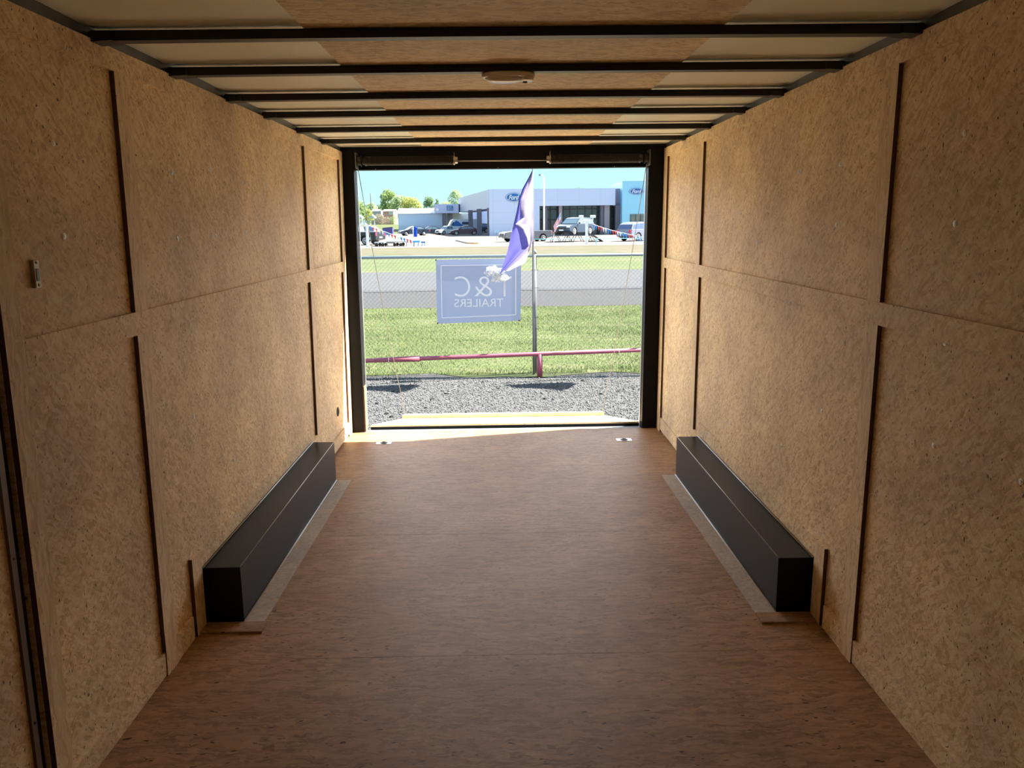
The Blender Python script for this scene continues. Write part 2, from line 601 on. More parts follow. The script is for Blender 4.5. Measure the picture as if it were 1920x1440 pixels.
# floor strips around the wheel boxes
for i, sx in enumerate((-1, 1)):
    xin = (-1.100, 1.073)[i]; xw = (xl(0) + .016, xr(0) - .016)[i]
    m_ = MB()
    xa, xb = sorted((xin - sx * 0.0, xin - sx * 0.085))
    slope_box(m_, xa, xb, 3.03, 4.985, 0.0002, 0.004)
    trim_n[0] += 1; struct(m_, 'trim_%d' % trim_n[0], M_floor_pale)
    m_ = MB(); xa, xb = sorted((xw, (-1.0, 0.985)[i]))
    slope_box(m_, xa, xb, 2.945, 3.029, 0.0002, 0.009)
    trim_n[0] += 1; struct(m_, 'trim_%d' % trim_n[0], M_floor)

# wheel boxes
for i, sx in enumerate((-1, 1)):
    t = empty('wheel_box', (0, 0, 0))
    tag(t, ('long black steel wheel box on the floor along the left wall', 'long black steel wheel box on the floor along the right wall')[i],
        'wheel box', 'black wheel boxes along the walls')
    xin0, xin1 = ((-1.099, -1.112), (1.073, 1.078))[i]
    xw0 = (xl(0) + .0005, xr(0) - .0005)[i]
    zt = 0.2535
    m_ = MB()
    y0, y1 = 3.045, 4.985
    a, c = fz(y0) + .001, fz(y1) + .001
    xa0, xa1 = (xw0, xin0) if sx < 0 else (xin0, xw0)
    xc0, xc1 = (xw0, xin1) if sx < 0 else (xin1, xw0)
    m_.hexa([(xa0, y0, a), (xa1, y0, a), (xc1, y1, c), (xc0, y1, c), (xa0, y0, zt), (xa1, y0, zt), (xc1, y1, zt - .012), (xc0, y1, zt - .012)])
    m_.build('cover', M_box, t, bevel=0.0025)
    e_ = MB()
    xi0 = xin0 - sx * 0.002; xi1 = xin1 - sx * 0.002
    e_.tube([(xi0, y0 - .002, a + .004), (xi1, y1, c + .004)], 0.0035, 6)
    e_.tube([(xi0 + sx * .004, y0 + .01, zt - .0005), (xi1 + sx * .004, y1 - .01, zt - .0125)], 0.0016, 6)  # pale line painting the highlight on the top edge
    xw = ((xl(zt), xr(zt))[i]) - sx * .010
    e_.tube([(xw, y0, zt + .003), (xw, y1, zt - .008)], 0.003, 6)
    q = e_.build('seal_and_highlight', M_caulk_glint, t, smooth=True)
    q['label'] = 'pale sealant bead and painted highlight along the box edges'

# side door at the left, near the camera
d = empty('door_2', (0, 0, 0)); d['kind'] = 'structure'
m_ = MB(); wall_panel(m_, -1, 0.97, 1.868, fz(1.4) + .012, 1.96, -0.004, -0.05); m_.build('door_panel', M_wall, d)
m_ = MB(); wall_panel(m_, -1, 1.868, 1.889, fz(1.9) + .001, 1.975, 0.004, -0.03)
q = m_.build('edge_trim', M_jamb, d); q['label'] = 'grey metal edge of the door'
m_ = MB(); wall_panel(m_, -1, 1.889, 1.9285, fz(1.9) + .001, 1.978, -0.012, -0.06); m_.build('weather_seal', M_rubber, d)
m_ = MB()
for zz in (0.35, 0.8, 1.2):
    m_.lathe([(0, .004), (.002, .003)], (xl(zz) + .0042, 1.879, zz), (1, 0, 0), 8)
m_.build('screw', M_rubber, d)

# rear door frame
fr = empty('door_1', (0, 6.34, 0)); fr['kind'] = 'structure'
def rel(mb): 
    mb.v = [(p[0], p[1] - 6.34, p[2]) for p in mb.v]; return mb
m_ = MB()
m_.hexa([(-1.33, 6.301, -.1), (-1.147, 6.301, -.1), (-1.147, 6.40, -.1), (-1.33, 6.40, -.1), (-1.33, 6.301, 2.2), (-1.131, 6.301, 2.2), (-1.131, 6.40, 2.2), (-1.33, 6.40, 2.2)])
rel(m_).build('post', M_black, fr, bevel=0.003)
m_ = MB()
m_.hexa([(1.087, 6.301, -.1), (1.31, 6.301, -.1), (1.31, 6.40, -.1), (1.087, 6.40, -.1), (1.100, 6.301, 2.2), (1.31, 6.301, 2.2), (1.31, 6.40, 2.2), (1.100, 6.40, 2.2)])
rel(m_).build('post', M_black, fr, bevel=0.003)
# thin strip low on the left post, a reflection put in as brown colour
m_ = MB().box(-1.146, -1.138, 6.315, 6.40, -.04, .33)
q = rel(m_).build('reflection_strip', plain('brown_reflection', (0.28, 0.13, 0.07), rough=0.6), fr); q['label'] = 'brown reflection painted low on the left post'
m_ = MB().box(-1.131, 1.100, 6.301, 6.40, 2.003, 2.2)
rel(m_).build('header', M_black, fr, bevel=0.002)
m_ = MB()
for px in (704, 934, 1152):
    p = at(px, 315, 6.30)
    m_.lathe([(0, .0035), (.002, .002)], (p.x, 6.3008, 2.009), (0, -1, 0), 8)
rel(m_).build('screw', M_zinc, fr)
m_ = MB().box(-1.145, 1.086, 6.319, 6.405, -.10, fz(6.32) - .008)
q = rel(m_).build('sill', M_sill, fr, bevel=0.002); q['label'] = 'pale aluminium threshold plate'
# thin bright aluminium trims outside the posts
for xa, xb, za in ((-1.146, -1.140, 0), (1.083, 1.087, 0)):
    m_ = MB(); dx = .015 if xa < 0 else .013
    m_.hexa([(xa, 6.40, -.1), (xb, 6.40, -.1), (xb, 6.43, -.1), (xa, 6.43, -.1), (xa + dx, 6.40, 2.0), (xb + dx, 6.40, 2.0), (xb + dx, 6.43, 2.0), (xa + dx, 6.43, 2.0)])
    rel(m_).build('edge_trim', M_alu, fr)

# torsion spring assembly under the header
def coil(mb, x0, x1, y, z, R, r, turns, seg=12):
    pts = []
    for k in range(turns * seg + 1):
        a = 2 * math.pi * k / seg
        pts.append((x0 + (x1 - x0) * k / (turns * seg), y + R * math.cos(a), z + R * math.sin(a)))
    mb.tube(pts, r, 5)


for i, (x0, x1, side) in enumerate(((-1.03, -0.374, 'left'), (0.351, 1.02, 'right'))):
    t = empty('torsion_spring', ((x0 + x1) / 2, 6.235, 2.062))
    tag(t, 'dark coiled torsion spring above the ramp door opening, %s half' % side, 'spring', 'door springs under the rear header')
    ox = (x0 + x1) / 2
    m_ = MB(); coil(m_, x0 - ox, x1 - ox, 0, 0, 0.030, 0.0042, 82)
    m_.build('coil', M_spring, t, smooth=True)
    m_ = MB().tube([(x0 - ox, 0, 0), (x1 - ox, 0, 0)], 0.0268, 14); m_.build('core', M_rubber, t)
    sgn = -1 if i == 0 else 1
    xo = (x0 if i == 0 else x1) - ox
    m_ = MB().lathe([(0, .034), (.012, .036), (.014, .028), (.03, .028)], (xo + sgn * -.01, 0, 0), (sgn, 0, 0), 18)
    m_.build('end_collar', M_spring, t)
    dr = MB().lathe([(0, .040), (.006, .040), (.008, .030), (.026, .030), (.028, .041), (.034, .041)], (xo + sgn * .03, 0, 0), (sgn, 0, 0), 22)
    dr.build('cable_drum', M_spring, t)
    br = MB().box(xo + sgn * .068 - .002, xo + sgn * .068 + .002, -0.05, .065, -.055, .06)
    q = br.build('bracket', M_zinc, t, bevel=.001); q['label'] = 'zinc end bracket plate'
    xi = (x1 if i == 0 else x0) - ox
    wi = MB().lathe([(0, .034), (.01, .034), (.012, .026), (.03, .024)], (xi, 0, 0), (-sgn, 0, 0), 18)
    wi.tube([(xi - sgn * .006, -.02, -.02), (xi - sgn * .006, -.05, -.028)], .003, 6)
    wi.tube([(xi - sgn * .006, 0, .03), (xi - sgn * .004, -.004, .056)], .003, 6)
    wi.build('winding_cone', M_zinc, t)
m_ = MB().tube([(-0.34, 6.235, 2.056), (0.325, 6.235, 2.054)], 0.0042, 10)
o = m_.build('spring_shaft', plain('shaft_steel', (0.42, 0.36, 0.34), rough=0.35, metal=0.8), smooth=True)
tag(o, 'thin pale steel shaft joining the two door springs below the header', 'rod')

# ramp door, lowered to the gravel
ZG = -0.45
r_ = empty('ramp_door', (0, 6.42, -0.05))
tag(r_, 'lowered wooden ramp door resting on the gravel beyond the threshold', 'ramp')
def rr(mb): 
    mb.v = [(p[0], p[1] - 6.42, p[2] + .05) for p in mb.v]; return mb
za, zb = -0.013, -0.398
m_ = MB().hexa([(-1.118, 6.42, za - .014), (1.082, 6.42, za - .014), (1.03, 8.25, zb - .012), (-1.07, 8.25, zb - .012),
                (-1.118, 6.42, za), (1.082, 6.42, za), (1.03, 8.25, zb), (-1.07, 8.25, zb)])
rr(m_).build('deck', M_ramp, r_)
m_ = MB().hexa([(-1.118, 6.421, za - .065), (1.082, 6.421, za - .065), (1.03, 8.25, zb - .045), (-1.07, 8.25, zb - .045),
                (-1.118, 6.421, za - .0145), (1.082, 6.421, za - .0145), (1.03, 8.25, zb - .0125), (-1.07, 8.25, zb - .0125)])
q = rr(m_).build('frame', M_black, r_); q['label'] = 'black steel edge frame of the ramp'
m_ = MB().hexa([(-1.066, 8.07, zb + .040), (1.008, 8.07, zb + .040), (1.03, 8.36, zb - .012), (-1.08, 8.36, zb - .012),
                (-1.066, 8.07, zb + .075), (1.008, 8.07, zb + .075), (1.03, 8.36, zb + .018), (-1.08, 8.36, zb + .018)])
rr(m_).build('end_flap', M_ramp, r_)

M_cable = plain('steel_cable', (0.22, 0.21, 0.20), rough=0.5, metal=0.4)
for i, (xt, xb) in enumerate(((-1.095, -1.03), (1.075, 0.985))):
    pts = []
    p0 = Vector((xt, 6.26, 2.02)); p1 = Vector((xb, 8.1, -.36))
    for k in range(9):
        q = p0.lerp(p1, k / 8); q.z -= 0.10 * math.sin(math.pi * k / 8); pts.append(q)
    # the cable must clear the header: it leaves the drum and passes under it
    m_ = MB().tube(pts, 0.0028, 5)
    o = m_.build('ramp_cable', M_cable)
    tag(o, 'thin steel lift cable sloping from the %s end of the header down to the ramp' % ('left', 'right')[i], 'cable', 'ramp door cables')

# dome light under the second beam
t = empty('dome_light', (0.003, 3.120, HT - .0037))
tag(t, 'oval cream dome light, unlit, mounted under the second ceiling beam', 'light')
def oval(mb, prof, cx, a, b_, n=40, cut=None):
    vs, fs = [], []
    for (z, k) in prof:
        for j in range(n):
            th = 2 * math.pi * j / n
            c_, s_ = math.cos(th), math.sin(th)
            xx = abs(c_) ** 0.75 * math.copysign(1, c_) * a * k
            y_ = abs(s_) ** 0.9 * math.copysign(1, s_) * b_ * k
            vs.append((cx + xx, y_, z))
    for i in range(len(prof) - 1):
        for j in range(n):
            fs.append((i * n + j, i * n + (j + 1) % n, (i + 1) * n + (j + 1) % n, (i + 1) * n + j))
    fs.append(tuple(range(n))); fs.append(tuple(range((len(prof) - 1) * n, len(prof) * n)))
    mb.add(vs, fs)
m_ = MB(); oval(m_, [(0.0, 0.96), (-.006, 1.0), (-.014, 0.99), (-.016, .93)], 0, .098, .055); m_.build('housing', M_lampw, t, smooth=True)
m_ = MB(); oval(m_, [(-.014, .90), (-.022, .86), (-.028, .74), (-.032, .5), (-.033, .2)], -.014, .080, .052); m_.build('lens', M_lens, t, smooth=True)
m_ = MB(); oval(m_, [(-.014, 1), (-.022, .97), (-.027, .85), (-.028, .4)], .070, .024, .044); m_.build('switch_cap', M_lampw, t, smooth=True)
m_ = MB().lathe([(0, .009), (.006, .009), (.007, .006)], (.062, .012, -.026), (0, 0, -1), 14); m_.build('button', M_btn, t)

# door strike on the left wall, near the camera
X0 = xl(1.48) + .0005
t = empty('latch_plate', (X0, 2.108, 1.482))
tag(t, 'small dull metal latch plate screwed to the left wall near the camera', 'latch')
m_ = MB().box(0, .011, -.013, .013, -.036, .036); m_.build('plate', M_brass, t, bevel=.002)
m_ = MB().box(.0108, .0125, -.006, .006, -.018, .014); m_.build('slot', M_btn, t)
for dz in (-.028, .029):
    m_ = MB().lathe([(0, .004), (.002, .003)], (.011, 0, dz), (1, 0, 0), 8); m_.build('screw', M_btn, t)

# round plug low on the left wall
p = (xl(.245) + .0005, 5.818, .245)
m_ = MB().lathe([(0, .034), (.004, .034), (.007, .026), (.007, .016), (.004, .014)], p, (1, 0, 0), 22)
o = m_.build('cable_grommet', M_rubber, bevel=0)
tag(o, 'round black grommet low on the left wall beside the rear opening', 'grommet')

# tie-down plates in the floor
for i, (px, py) in enumerate(((720, 831), (1170, 825))):
    x_, y_ = ((-0.942, 5.94), (0.886, 5.925))[i]
    t = empty('tie_down_plate', (x_, y_, fz(y_) + .0005))
    tag(t, 'recessed metal tie-down plate in the floor by the rear opening, %s side' % ('left', 'right')[i], 'tie-down', 'floor tie-downs')
    m_ = MB().prism([(-.058, -.03), (-.05, -.036), (.05, -.036), (.058, -.03), (.058, .03), (.05, .036), (-.05, .036), (-.058, .03)], 'z', 0, .003)
    m_.build('plate', M_sill, t)
    m_ = MB().lathe([(0, .028), (.0015, .026), (.0008, .02)], (0, 0, .003), (0, 0, 1), 20); m_.build('recess', M_rubber, t)
    m_ = MB().tube([(.018 * math.cos(a), .018 * math.sin(a), .007) for a in np.linspace(0, 2 * math.pi, 17)], .003, 6, cap=False)
    m_.build('ring', M_zinc, t, smooth=True)

# washers and screw heads on the side walls
def wall_pt(side, u, v):
    k = ray(u, v)
    X = xl if side < 0 else xr
    xx = X(1.0)
    for _ in range(6):
        q = EYE + k * ((xx - EYE.x) / k.x); xx = X(q.z)
    return q
def screw(side, u, v, r=.009):
    q = wall_pt(side, u, v)
    s = 1 if side < 0 else -1
    m_ = MB().lathe([(0, r), (.0015, r), (.002, r * .55), (.0035, r * .5), (.0036, r * .2)], (q.x, q.y, q.z), (s, 0, 0), 12)
    m_.build('screw', M_washer, wl_o if side < 0 else wr_o)
for u, v in ((99, 268), (120, 443), (322, 323), (394, 318), (453, 342), (499, 347), (333, 448), (405, 442), (460, 436), (541, 437),
             (363, 782), (438, 862), (35, 727), (528, 795)):
    screw(-1, u, v)
for u, v in ((1809, 249), (1791, 419), (1576, 308), (1498, 322), (1389, 400), (1568, 421), (1554, 584), (1772, 643), (1751, 835), (1915, 903),
             (1541, 771), (1370, 794), (1466, 836), (1482, 566), (1420, 455)):
    screw(1, u, v)


# ================================================================== outdoors
def gz(y):                      # height of the ground outside
    pts = [(-50, ZG), (20, ZG), (72, -0.45), (82, -0.37), (115, -0.155), (132, -0.10), (150, -0.10), (176, 1.62), (3000, 1.62)]
    for (a, za_), (b_, zb_) in zip(pts[:-1], pts[1:]):
        if y <= b_: return za_ + (zb_ - za_) * (y - a) / (b_ - a)
    return -0.1


def ground_mat(name, cols, scale=6.0, stretch=(1, 1, 1), rough=0.9, bump=0.3, detail=6, pos=(0.3, 0.7), fine=None):
    m, nt, b = new_mat(name)
    n, l = nt.nodes, nt.links
    b.inputs['Roughness'].default_value = rough
    b.inputs['Specular IOR Level'].default_value = 0.2
    tcn = n.new('ShaderNodeTexCoord')
    mp = n.new('ShaderNodeMapping'); mp.inputs['Scale'].default_value = stretch
    no = n.new('ShaderNodeTexNoise'); no.inputs['Scale'].default_value = scale; no.inputs['Detail'].default_value = detail
    no.inputs['Roughness'].default_value = 0.65
    l.new(tcn.outputs['Object'], mp.inputs[0]); l.new(mp.outputs[0], no.inputs['Vector'])
    cr = n.new('ShaderNodeValToRGB')
    el = cr.color_ramp.elements
    el[0].position = pos[0]; el[0].color = (*cols[0], 1)
    el[1].position = pos[1]; el[1].color = (*cols[-1], 1)
    for i, c in enumerate(cols[1:-1]):
        q = el.new(pos[0] + (pos[1] - pos[0]) * (i + 1) / (len(cols) - 1)); q.color = (*c, 1)
    l.new(no.outputs[0], cr.inputs[0])
    col = cr.outputs[0]
    if fine:
        n2 = n.new('ShaderNodeTexNoise'); n2.inputs['Scale'].default_value = fine[0]; n2.inputs['Detail'].default_value = 3
        l.new(mp.outputs[0], n2.inputs['Vector'])
        r2 = n.new('ShaderNodeValToRGB')
        r2.color_ramp.elements[0].position = 0.35; r2.color_ramp.elements[0].color = (fine[1],) * 3 + (1,)
        r2.color_ramp.elements[1].position = 0.65; r2.color_ramp.elements[1].color = (fine[2],) * 3 + (1,)
        l.new(n2.outputs[0], r2.inputs[0])
        mu = n.new('ShaderNodeMix'); mu.data_type = 'RGBA'; mu.blend_type = 'MULTIPLY'; mu.inputs['Factor'].default_value = 1
        l.new(col, mu.inputs['A']); l.new(r2.outputs[0], mu.inputs['B'])
        col = mu.outputs['Result']
    l.new(col, b.inputs['Base Color'])
    if bump:
        bp = n.new('ShaderNodeBump'); bp.inputs['Strength'].default_value = bump; bp.inputs['Distance'].default_value = 0.02
        l.new(no.outputs[0], bp.inputs['Height']); l.new(bp.outputs[0], b.inputs['Normal'])
    return m


M_gravel = ground_mat('gravel_base', [(0.056, 0.058, 0.063), (0.106, 0.110, 0.117), (0.148, 0.148, 0.150)], 90, bump=0.8, detail=4)
M_stone = ground_mat('gravel_stone', [(0.034, 0.034, 0.037), (0.098, 0.102, 0.108), (0.142, 0.144, 0.152), (0.237, 0.237, 0.237)], 55, bump=0, detail=1, pos=(0.25, 0.75))
M_soil = ground_mat('turf_base', [(0.058, 0.077, 0.024), (0.087, 0.111, 0.039), (0.136, 0.136, 0.072)], 1.6, (0.8, 1.6, 1), fine=(70, .7, 1.25))
M_blade = ground_mat('grass_blade', [(0.080, 0.128, 0.035), (0.128, 0.173, 0.057), (0.208, 0.215, 0.117)], 1.4, (0.7, 1.6, 1), bump=0, fine=(120, .75, 1.25))
M_turf_far = ground_mat('far_turf', [(0.054, 0.075, 0.024), (0.072, 0.093, 0.033), (0.107, 0.100, 0.058)], 0.22, (0.5, 1.2, 1), fine=(4, .85, 1.15))
M_dry = ground_mat('dry_turf', [(0.062, 0.073, 0.030), (0.086, 0.078, 0.050), (0.098, 0.086, 0.059)], 0.5, (0.4, 1, 1), fine=(4, .85, 1.15))
M_asph = ground_mat('asphalt', [(0.037, 0.038, 0.042), (0.046, 0.047, 0.053)], 9, (1, 1, 1), bump=0.1, fine=(40, .9, 1.1))
M_asph2 = ground_mat('pale_asphalt', [(0.055, 0.061, 0.069), (0.068, 0.071, 0.082)], 5, bump=0.1, fine=(30, .92, 1.08))
M_tar = ground_mat('tar_seam', [(0.042, 0.045, 0.056), (0.056, 0.059, 0.070)], 3, bump=0)
M_lot = ground_mat('concrete_lot', [(0.153, 0.135, 0.129), (0.171, 0.153, 0.145)], 0.12, bump=0, fine=(2, .95, 1.05))


def ground_strip(name, y0, y1, hw0, hw1, mat, dz=0.0, wav0=0.0, wav1=0.0, nx=1, kind='structure', label=None):
    ysl = sorted({y0, y1} | {q for q in (20, 72, 82, 115, 132, 150, 176) if y0 < q < y1})
    vs, fs = [], []
    for j, y in enumerate(ysl):
        hw = hw0 + (hw1 - hw0) * (y - y0) / (y1 - y0)
        for i in range(nx + 1):
            x = -hw + 2 * hw * i / nx
            w = (wav0 if j == 0 else (wav1 if j == len(ysl) - 1 else 0))
            yy_ = y + w * (math.sin(x * 2.1 + y) * .5 + math.sin(x * 5.3 + 1) * .3 + math.sin(x * 11.7) * .2)
            vs.append((x, yy_, gz(y) + dz))
    for j in range(len(ysl) - 1):
        for i in range(nx):
            a = j * (nx + 1) + i
            fs.append((a, a + 1, a + nx + 2, a + nx + 1))
    mb = MB().add(vs, fs)
    o = mb.build(name, mat)
    o['kind'] = kind
    return o


ground_strip('ground_gravel', -14, 11.6, 22, 22, M_gravel)
ground_strip('ground_verge', 10.85, 20.3, 40, 40, M_soil, 0.006, wav0=0.35, nx=160)
ground_strip('ground_road', 20.0, 35.6, 60, 60, M_asph, 0.012, wav0=0.18, nx=160)
ground_strip('ground_road_far_lane', 25.2, 35.55, 60, 60, M_asph2, 0.018)
ground_strip('ground_tar_seam', 24.9, 25.6, 60, 60, M_tar, 0.024, wav0=.2, wav1=.2, nx=60)
ground_strip('ground_far_verge', 35.3, 72.6, 90, 140, M_turf_far, 0.02)
ground_strip('ground_dry_verge', 55, 72.6, 90, 140, M_dry, 0.03, wav0=2.5, nx=100)
ground_strip('ground_lot', 72.2, 149.5, 120, 160, M_lot, 0.04)
ground_strip('ground_field', 149, 1400, 400, 1800, M_turf_far, 0.03)


def np_mesh(name, verts, faces, mat, k):
    me = bpy.data.meshes.new(name)
    nv, nf = len(verts), len(faces)
    me.vertices.add(nv); me.vertices.foreach_set('co', verts.astype(np.float32).ravel())
    me.loops.add(nf * k); me.loops.foreach_set('vertex_index', faces.astype(np.int32).ravel())
    me.polygons.add(nf)
    me.polygons.foreach_set('loop_start', np.arange(0, nf * k, k, dtype=np.int32))
    me.polygons.foreach_set('loop_total', np.full(nf, k, dtype=np.int32))
    me.update(calc_edges=True)
    me.materials.append(mat)
    o = bpy.data.objects.new(name, me)
    COL.objects.link(o)
    return o


rng = np.random.default_rng(3)
# loose stones
N = 60000
px_ = rng.uniform(-4.2, 4.2, N); py_ = rng.uniform(6.6, 10.95, N) ; sz = rng.gamma(4, .0014, N) + .003
keep = ~((np.abs(px_ + .02) < 1.12) & (py_ < 8.38)) & (py_ < 10.8 + .2 * np.sin(px_ * 2.1) + rng.uniform(-.2, .2, N))
px_, py_, sz = px_[keep], py_[keep], sz[keep]
octv = np.array([(1, 0, 0), (0, 1, 0), (-1, 0, 0), (0, -1, 0), (0, 0, 1), (0, 0, -1)], float)
octf = np.array([(0, 1, 4), (1, 2, 4), (2, 3, 4), (3, 0, 4), (1, 0, 5), (2, 1, 5), (3, 2, 5), (0, 3, 5)])
n_ = len(px_)
ang = rng.uniform(0, 6.28, n_)
v = octv[None] * (sz[:, None, None] * rng.uniform(.6, 1.25, (n_, 6, 1)) * np.array([1, 1, .65]))
tilt = rng.uniform(-.5, .5, n_)
v = np.stack([v[..., 0], v[..., 1] * np.cos(tilt)[:, None] - v[..., 2] * np.sin(tilt)[:, None], v[..., 1] * np.sin(tilt)[:, None] + v[..., 2] * np.cos(tilt)[:, None]], -1)
v = np.stack([v[..., 0] * np.cos(ang)[:, None] - v[..., 1] * np.sin(ang)[:, None], v[..., 0] * np.sin(ang)[:, None] + v[..., 1] * np.cos(ang)[:, None], v[..., 2]], -1)
v += np.stack([px_, py_, np.full(n_, ZG) + sz * .35], -1)[:, None]
f = octf[None] + (np.arange(n_) * 6)[:, None, None]
o = np_mesh('gravel', v.reshape(-1, 3), f.reshape(-1, 3), M_stone, 3)
tag(o, 'loose grey and white gravel between the ramp and the fence', 'gravel', kind='stuff')

# grass blades in the near verge
N = 190000
gx = rng.uniform(-5.0, 5.0, N); t_ = rng.uniform(0, 1, N); gy = 10.9 + 9.2 * t_ ** 1.0
edge = 10.85 + .35 * (np.sin(gx * 2.1 + 10.85) * .5 + np.sin(gx * 5.3 + 1) * .3 + np.sin(gx * 11.7) * .2)
k_ = (gy > edge + rng.uniform(-.25, .15, N)) & (gy < 20.05 + rng.uniform(-.2, .15, N))
gx, gy = gx[k_], gy[k_]
n_ = len(gx)
patch = .5 + .5 * np.sin(gx * 1.3 + np.sin(gy * .9) * 2) * np.sin(gy * 1.1 + 1)
h = rng.uniform(.018, .042, n_) * (0.7 + .6 * patch); h[gy < 11.3] *= 1.4
w = rng.uniform(.003, .006, n_)
a = rng.uniform(0, 6.28, n_); lean = rng.uniform(0, .05, n_)
b0 = np.stack([gx - w * np.cos(a), gy - w * np.sin(a), np.full(n_, ZG + .004)], -1)
b1 = np.stack([gx + w * np.cos(a), gy + w * np.sin(a), np.full(n_, ZG + .004)], -1)
b2 = np.stack([gx + lean * np.sin(a * 3), gy + lean * np.cos(a * 2), ZG + h], -1)
o = np_mesh('grass', np.stack([b0, b1, b2], 1).reshape(-1, 3), np.arange(n_ * 3).reshape(-1, 3), M_blade, 3)
tag(o, 'short yellow-green grass of the verge between the gravel and the road', 'grass', kind='stuff')

# a few darker stones standing out
M_dark = plain('dark_stone', (0.03, 0.028, 0.025), rough=0.9)
m_ = MB()
g_ = random.Random(4)
for k in range(38):
    xx, yy_ = g_.uniform(-2.2, 2.2), g_.uniform(8.5, 10.7)
    r_k = g_.uniform(.010, .022); a0 = g_.uniform(0, 3)
    base_ = [(xx + r_k * 1.5 * math.cos(a0 + q) * g_.uniform(.7, 1.2), yy_ + r_k * math.sin(a0 + q) * g_.uniform(.7, 1.2), ZG + .004) for q in np.linspace(0, 6.28, 7)[:-1]]
    top_ = [((p[0] - xx) * .6 + xx, (p[1] - yy_) * .6 + yy_, ZG + r_k * .9 * g_.uniform(.8, 1.3)) for p in base_]
    m_.add(base_ + top_, [tuple(range(6))[::-1], tuple(range(6, 12))] + [(i, (i + 1) % 6, 6 + (i + 1) % 6, 6 + i) for i in range(6)])
o = m_.build('dark_clods', M_dark)
tag(o, 'scattered small dark clods and leaves lying on the gravel', 'debris', kind='stuff')

# ---------------------------------------------------------------- chain link fence
M_galv = plain('galvanised_pipe', (0.24, 0.31, 0.36), rough=0.5, metal=0.2)
M_galv_d = plain('galvanised_post', (0.19, 0.20, 0.215), rough=0.5, metal=0.2)
M_wire = plain('fence_wire', (0.09, 0.095, 0.10), rough=0.6, metal=0.0)
YFN = 11.0
fe = empty('chain_link_fence', (0, YFN, ZG))
tag(fe, 'galvanised chain link fence with top rail running across behind the gravel', 'fence')
ztop = 1.168 - ZG
m_ = MB().tube([(-5.5, 0, ztop), (5.5, 0, ztop - .01)], 0.022, 10); m_.build('top_rail', M_galv, fe, smooth=True)
for xp in (-2.62, 0.425, 3.46):
    m_ = MB().tube([(xp, .0, 0), (xp, .0, ztop + .02)], 0.028, 12)
    m_.lathe([(0, .03), (.03, .03), (.05, .02), (.06, .004)], (xp, 0, ztop + .02), (0, 0, 1), 12)
    m_.build('post', M_galv_d, fe, smooth=True)
for zz in (.62, .78, 1.18, 1.42, .3):
    m_ = MB().tube([(.425 - .04, -.035, zz), (.425 + .05, -.036, zz + .004)], 0.003, 5)
    m_.build('wire_tie', M_rubber, fe)
vs, fs = [], []
W_ = 5.4; hb, ht = 0.02, ztop - .01; pit = 0.058
def wire(mb, xa, za_, xb, zb_, y):
    r = .0018
    i = len(mb.v)
    for (xx, zz) in ((xa, za_), (xb, zb_)):
        mb.v += [(xx - r, y, zz), (xx + r, y, zz), (xx, y - r * 1.6, zz)]
    for q in range(3):
        mb.f.append((i + q, i + (q + 1) % 3, i + 3 + (q + 1) % 3, i + 3 + q))
    mb.mi += [0, 0, 0]
m_ = MB()
H_ = ht - hb
x0 = -W_ - H_
while x0 < W_:
    for sgn in (1, -1):
        xa, za_, xb, zb_ = x0, hb, x0 + H_, ht
        if xa < -W_: za_ = hb + (-W_ - xa); xa = -W_
        if xb > W_: zb_ = ht - (xb - W_); xb = W_
        if xb > xa:
            wire(m_, sgn * xa, za_, sgn * xb, zb_, 0.026 + .0017 * sgn)
    x0 += pit
m_.build('chain_link', M_wire, fe)

# low red pipe barrier in front of the fence
M_red = plain('red_painted_pipe', (0.34, 0.085, 0.14), rough=0.5, var=0.2, scale=5)
t = empty('pipe_barrier', (0, 10.72, ZG))
tag(t, 'low faded red pipe barrier rail in front of the fence', 'barrier')
zc = lambda x: (-0.195 + (x + 1.9) * 0.0255) - ZG
m_ = MB().tube([(-5, 0, zc(-5)), (-1.36, 0, zc(-1.36)), (5, 0, zc(5))], 0.029, 12); m_.build('rail', M_red, t, smooth=True)
m_ = MB().tube([(-1.75, 0, zc(-1.75)), (-1.14, 0, zc(-1.14))], [0.031, 0.040], 12); m_.build('sleeve', M_red, t, smooth=True)
for xp in (-3.1, 0.475, 4.0):
    m_ = MB().tube([(xp, 0.004, -0.02), (xp, 0.004, zc(xp) - .0)], 0.038, 12); m_.build('post', M_red, t, smooth=True)
for px in (729, 1160):
    q = at(px, 670, 10.72)
    m_ = MB().tube([(q.x, -.031, zc(q.x) - .03), (q.x, -.032, zc(q.x) + .03)], .004, 5)
    m_.build('paint_mark', M_tape, t)

# banner tied to the fence, seen from behind
def cloth_mat(name, col, trans=0.5, rough=0.8):
    m, nt, b = new_mat(name)
    n, l = nt.nodes, nt.links
    b.inputs['Base Color'].default_value = (*col, 1)
    b.inputs['Roughness'].default_value = rough
    b.inputs['Specular IOR Level'].default_value = 0.2
    tr = n.new('ShaderNodeBsdfTranslucent'); tr.inputs['Color'].default_value = (*col, 1)
    ms = n.new('ShaderNodeMixShader'); ms.inputs[0].default_value = trans
    l.new(b.outputs[0], ms.inputs[1]); l.new(tr.outputs[0], ms.inputs[2])
    l.new(ms.outputs[0], nt.nodes['Material Output'].inputs[0])
    return m


M_ban = cloth_mat('banner_vinyl', (0.52, 0.58, 0.74), 0.4)
M_ban_w = cloth_mat('banner_print_white', (0.93, 0.95, 1.0), 0.22)
M_violet = cloth_mat('violet_cloth', (0.10, 0.095, 0.35), 0.45)
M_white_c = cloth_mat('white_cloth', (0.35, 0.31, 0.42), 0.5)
M_shred = cloth_mat('white_tatters', (0.93, 0.95, 0.98), 0.35)


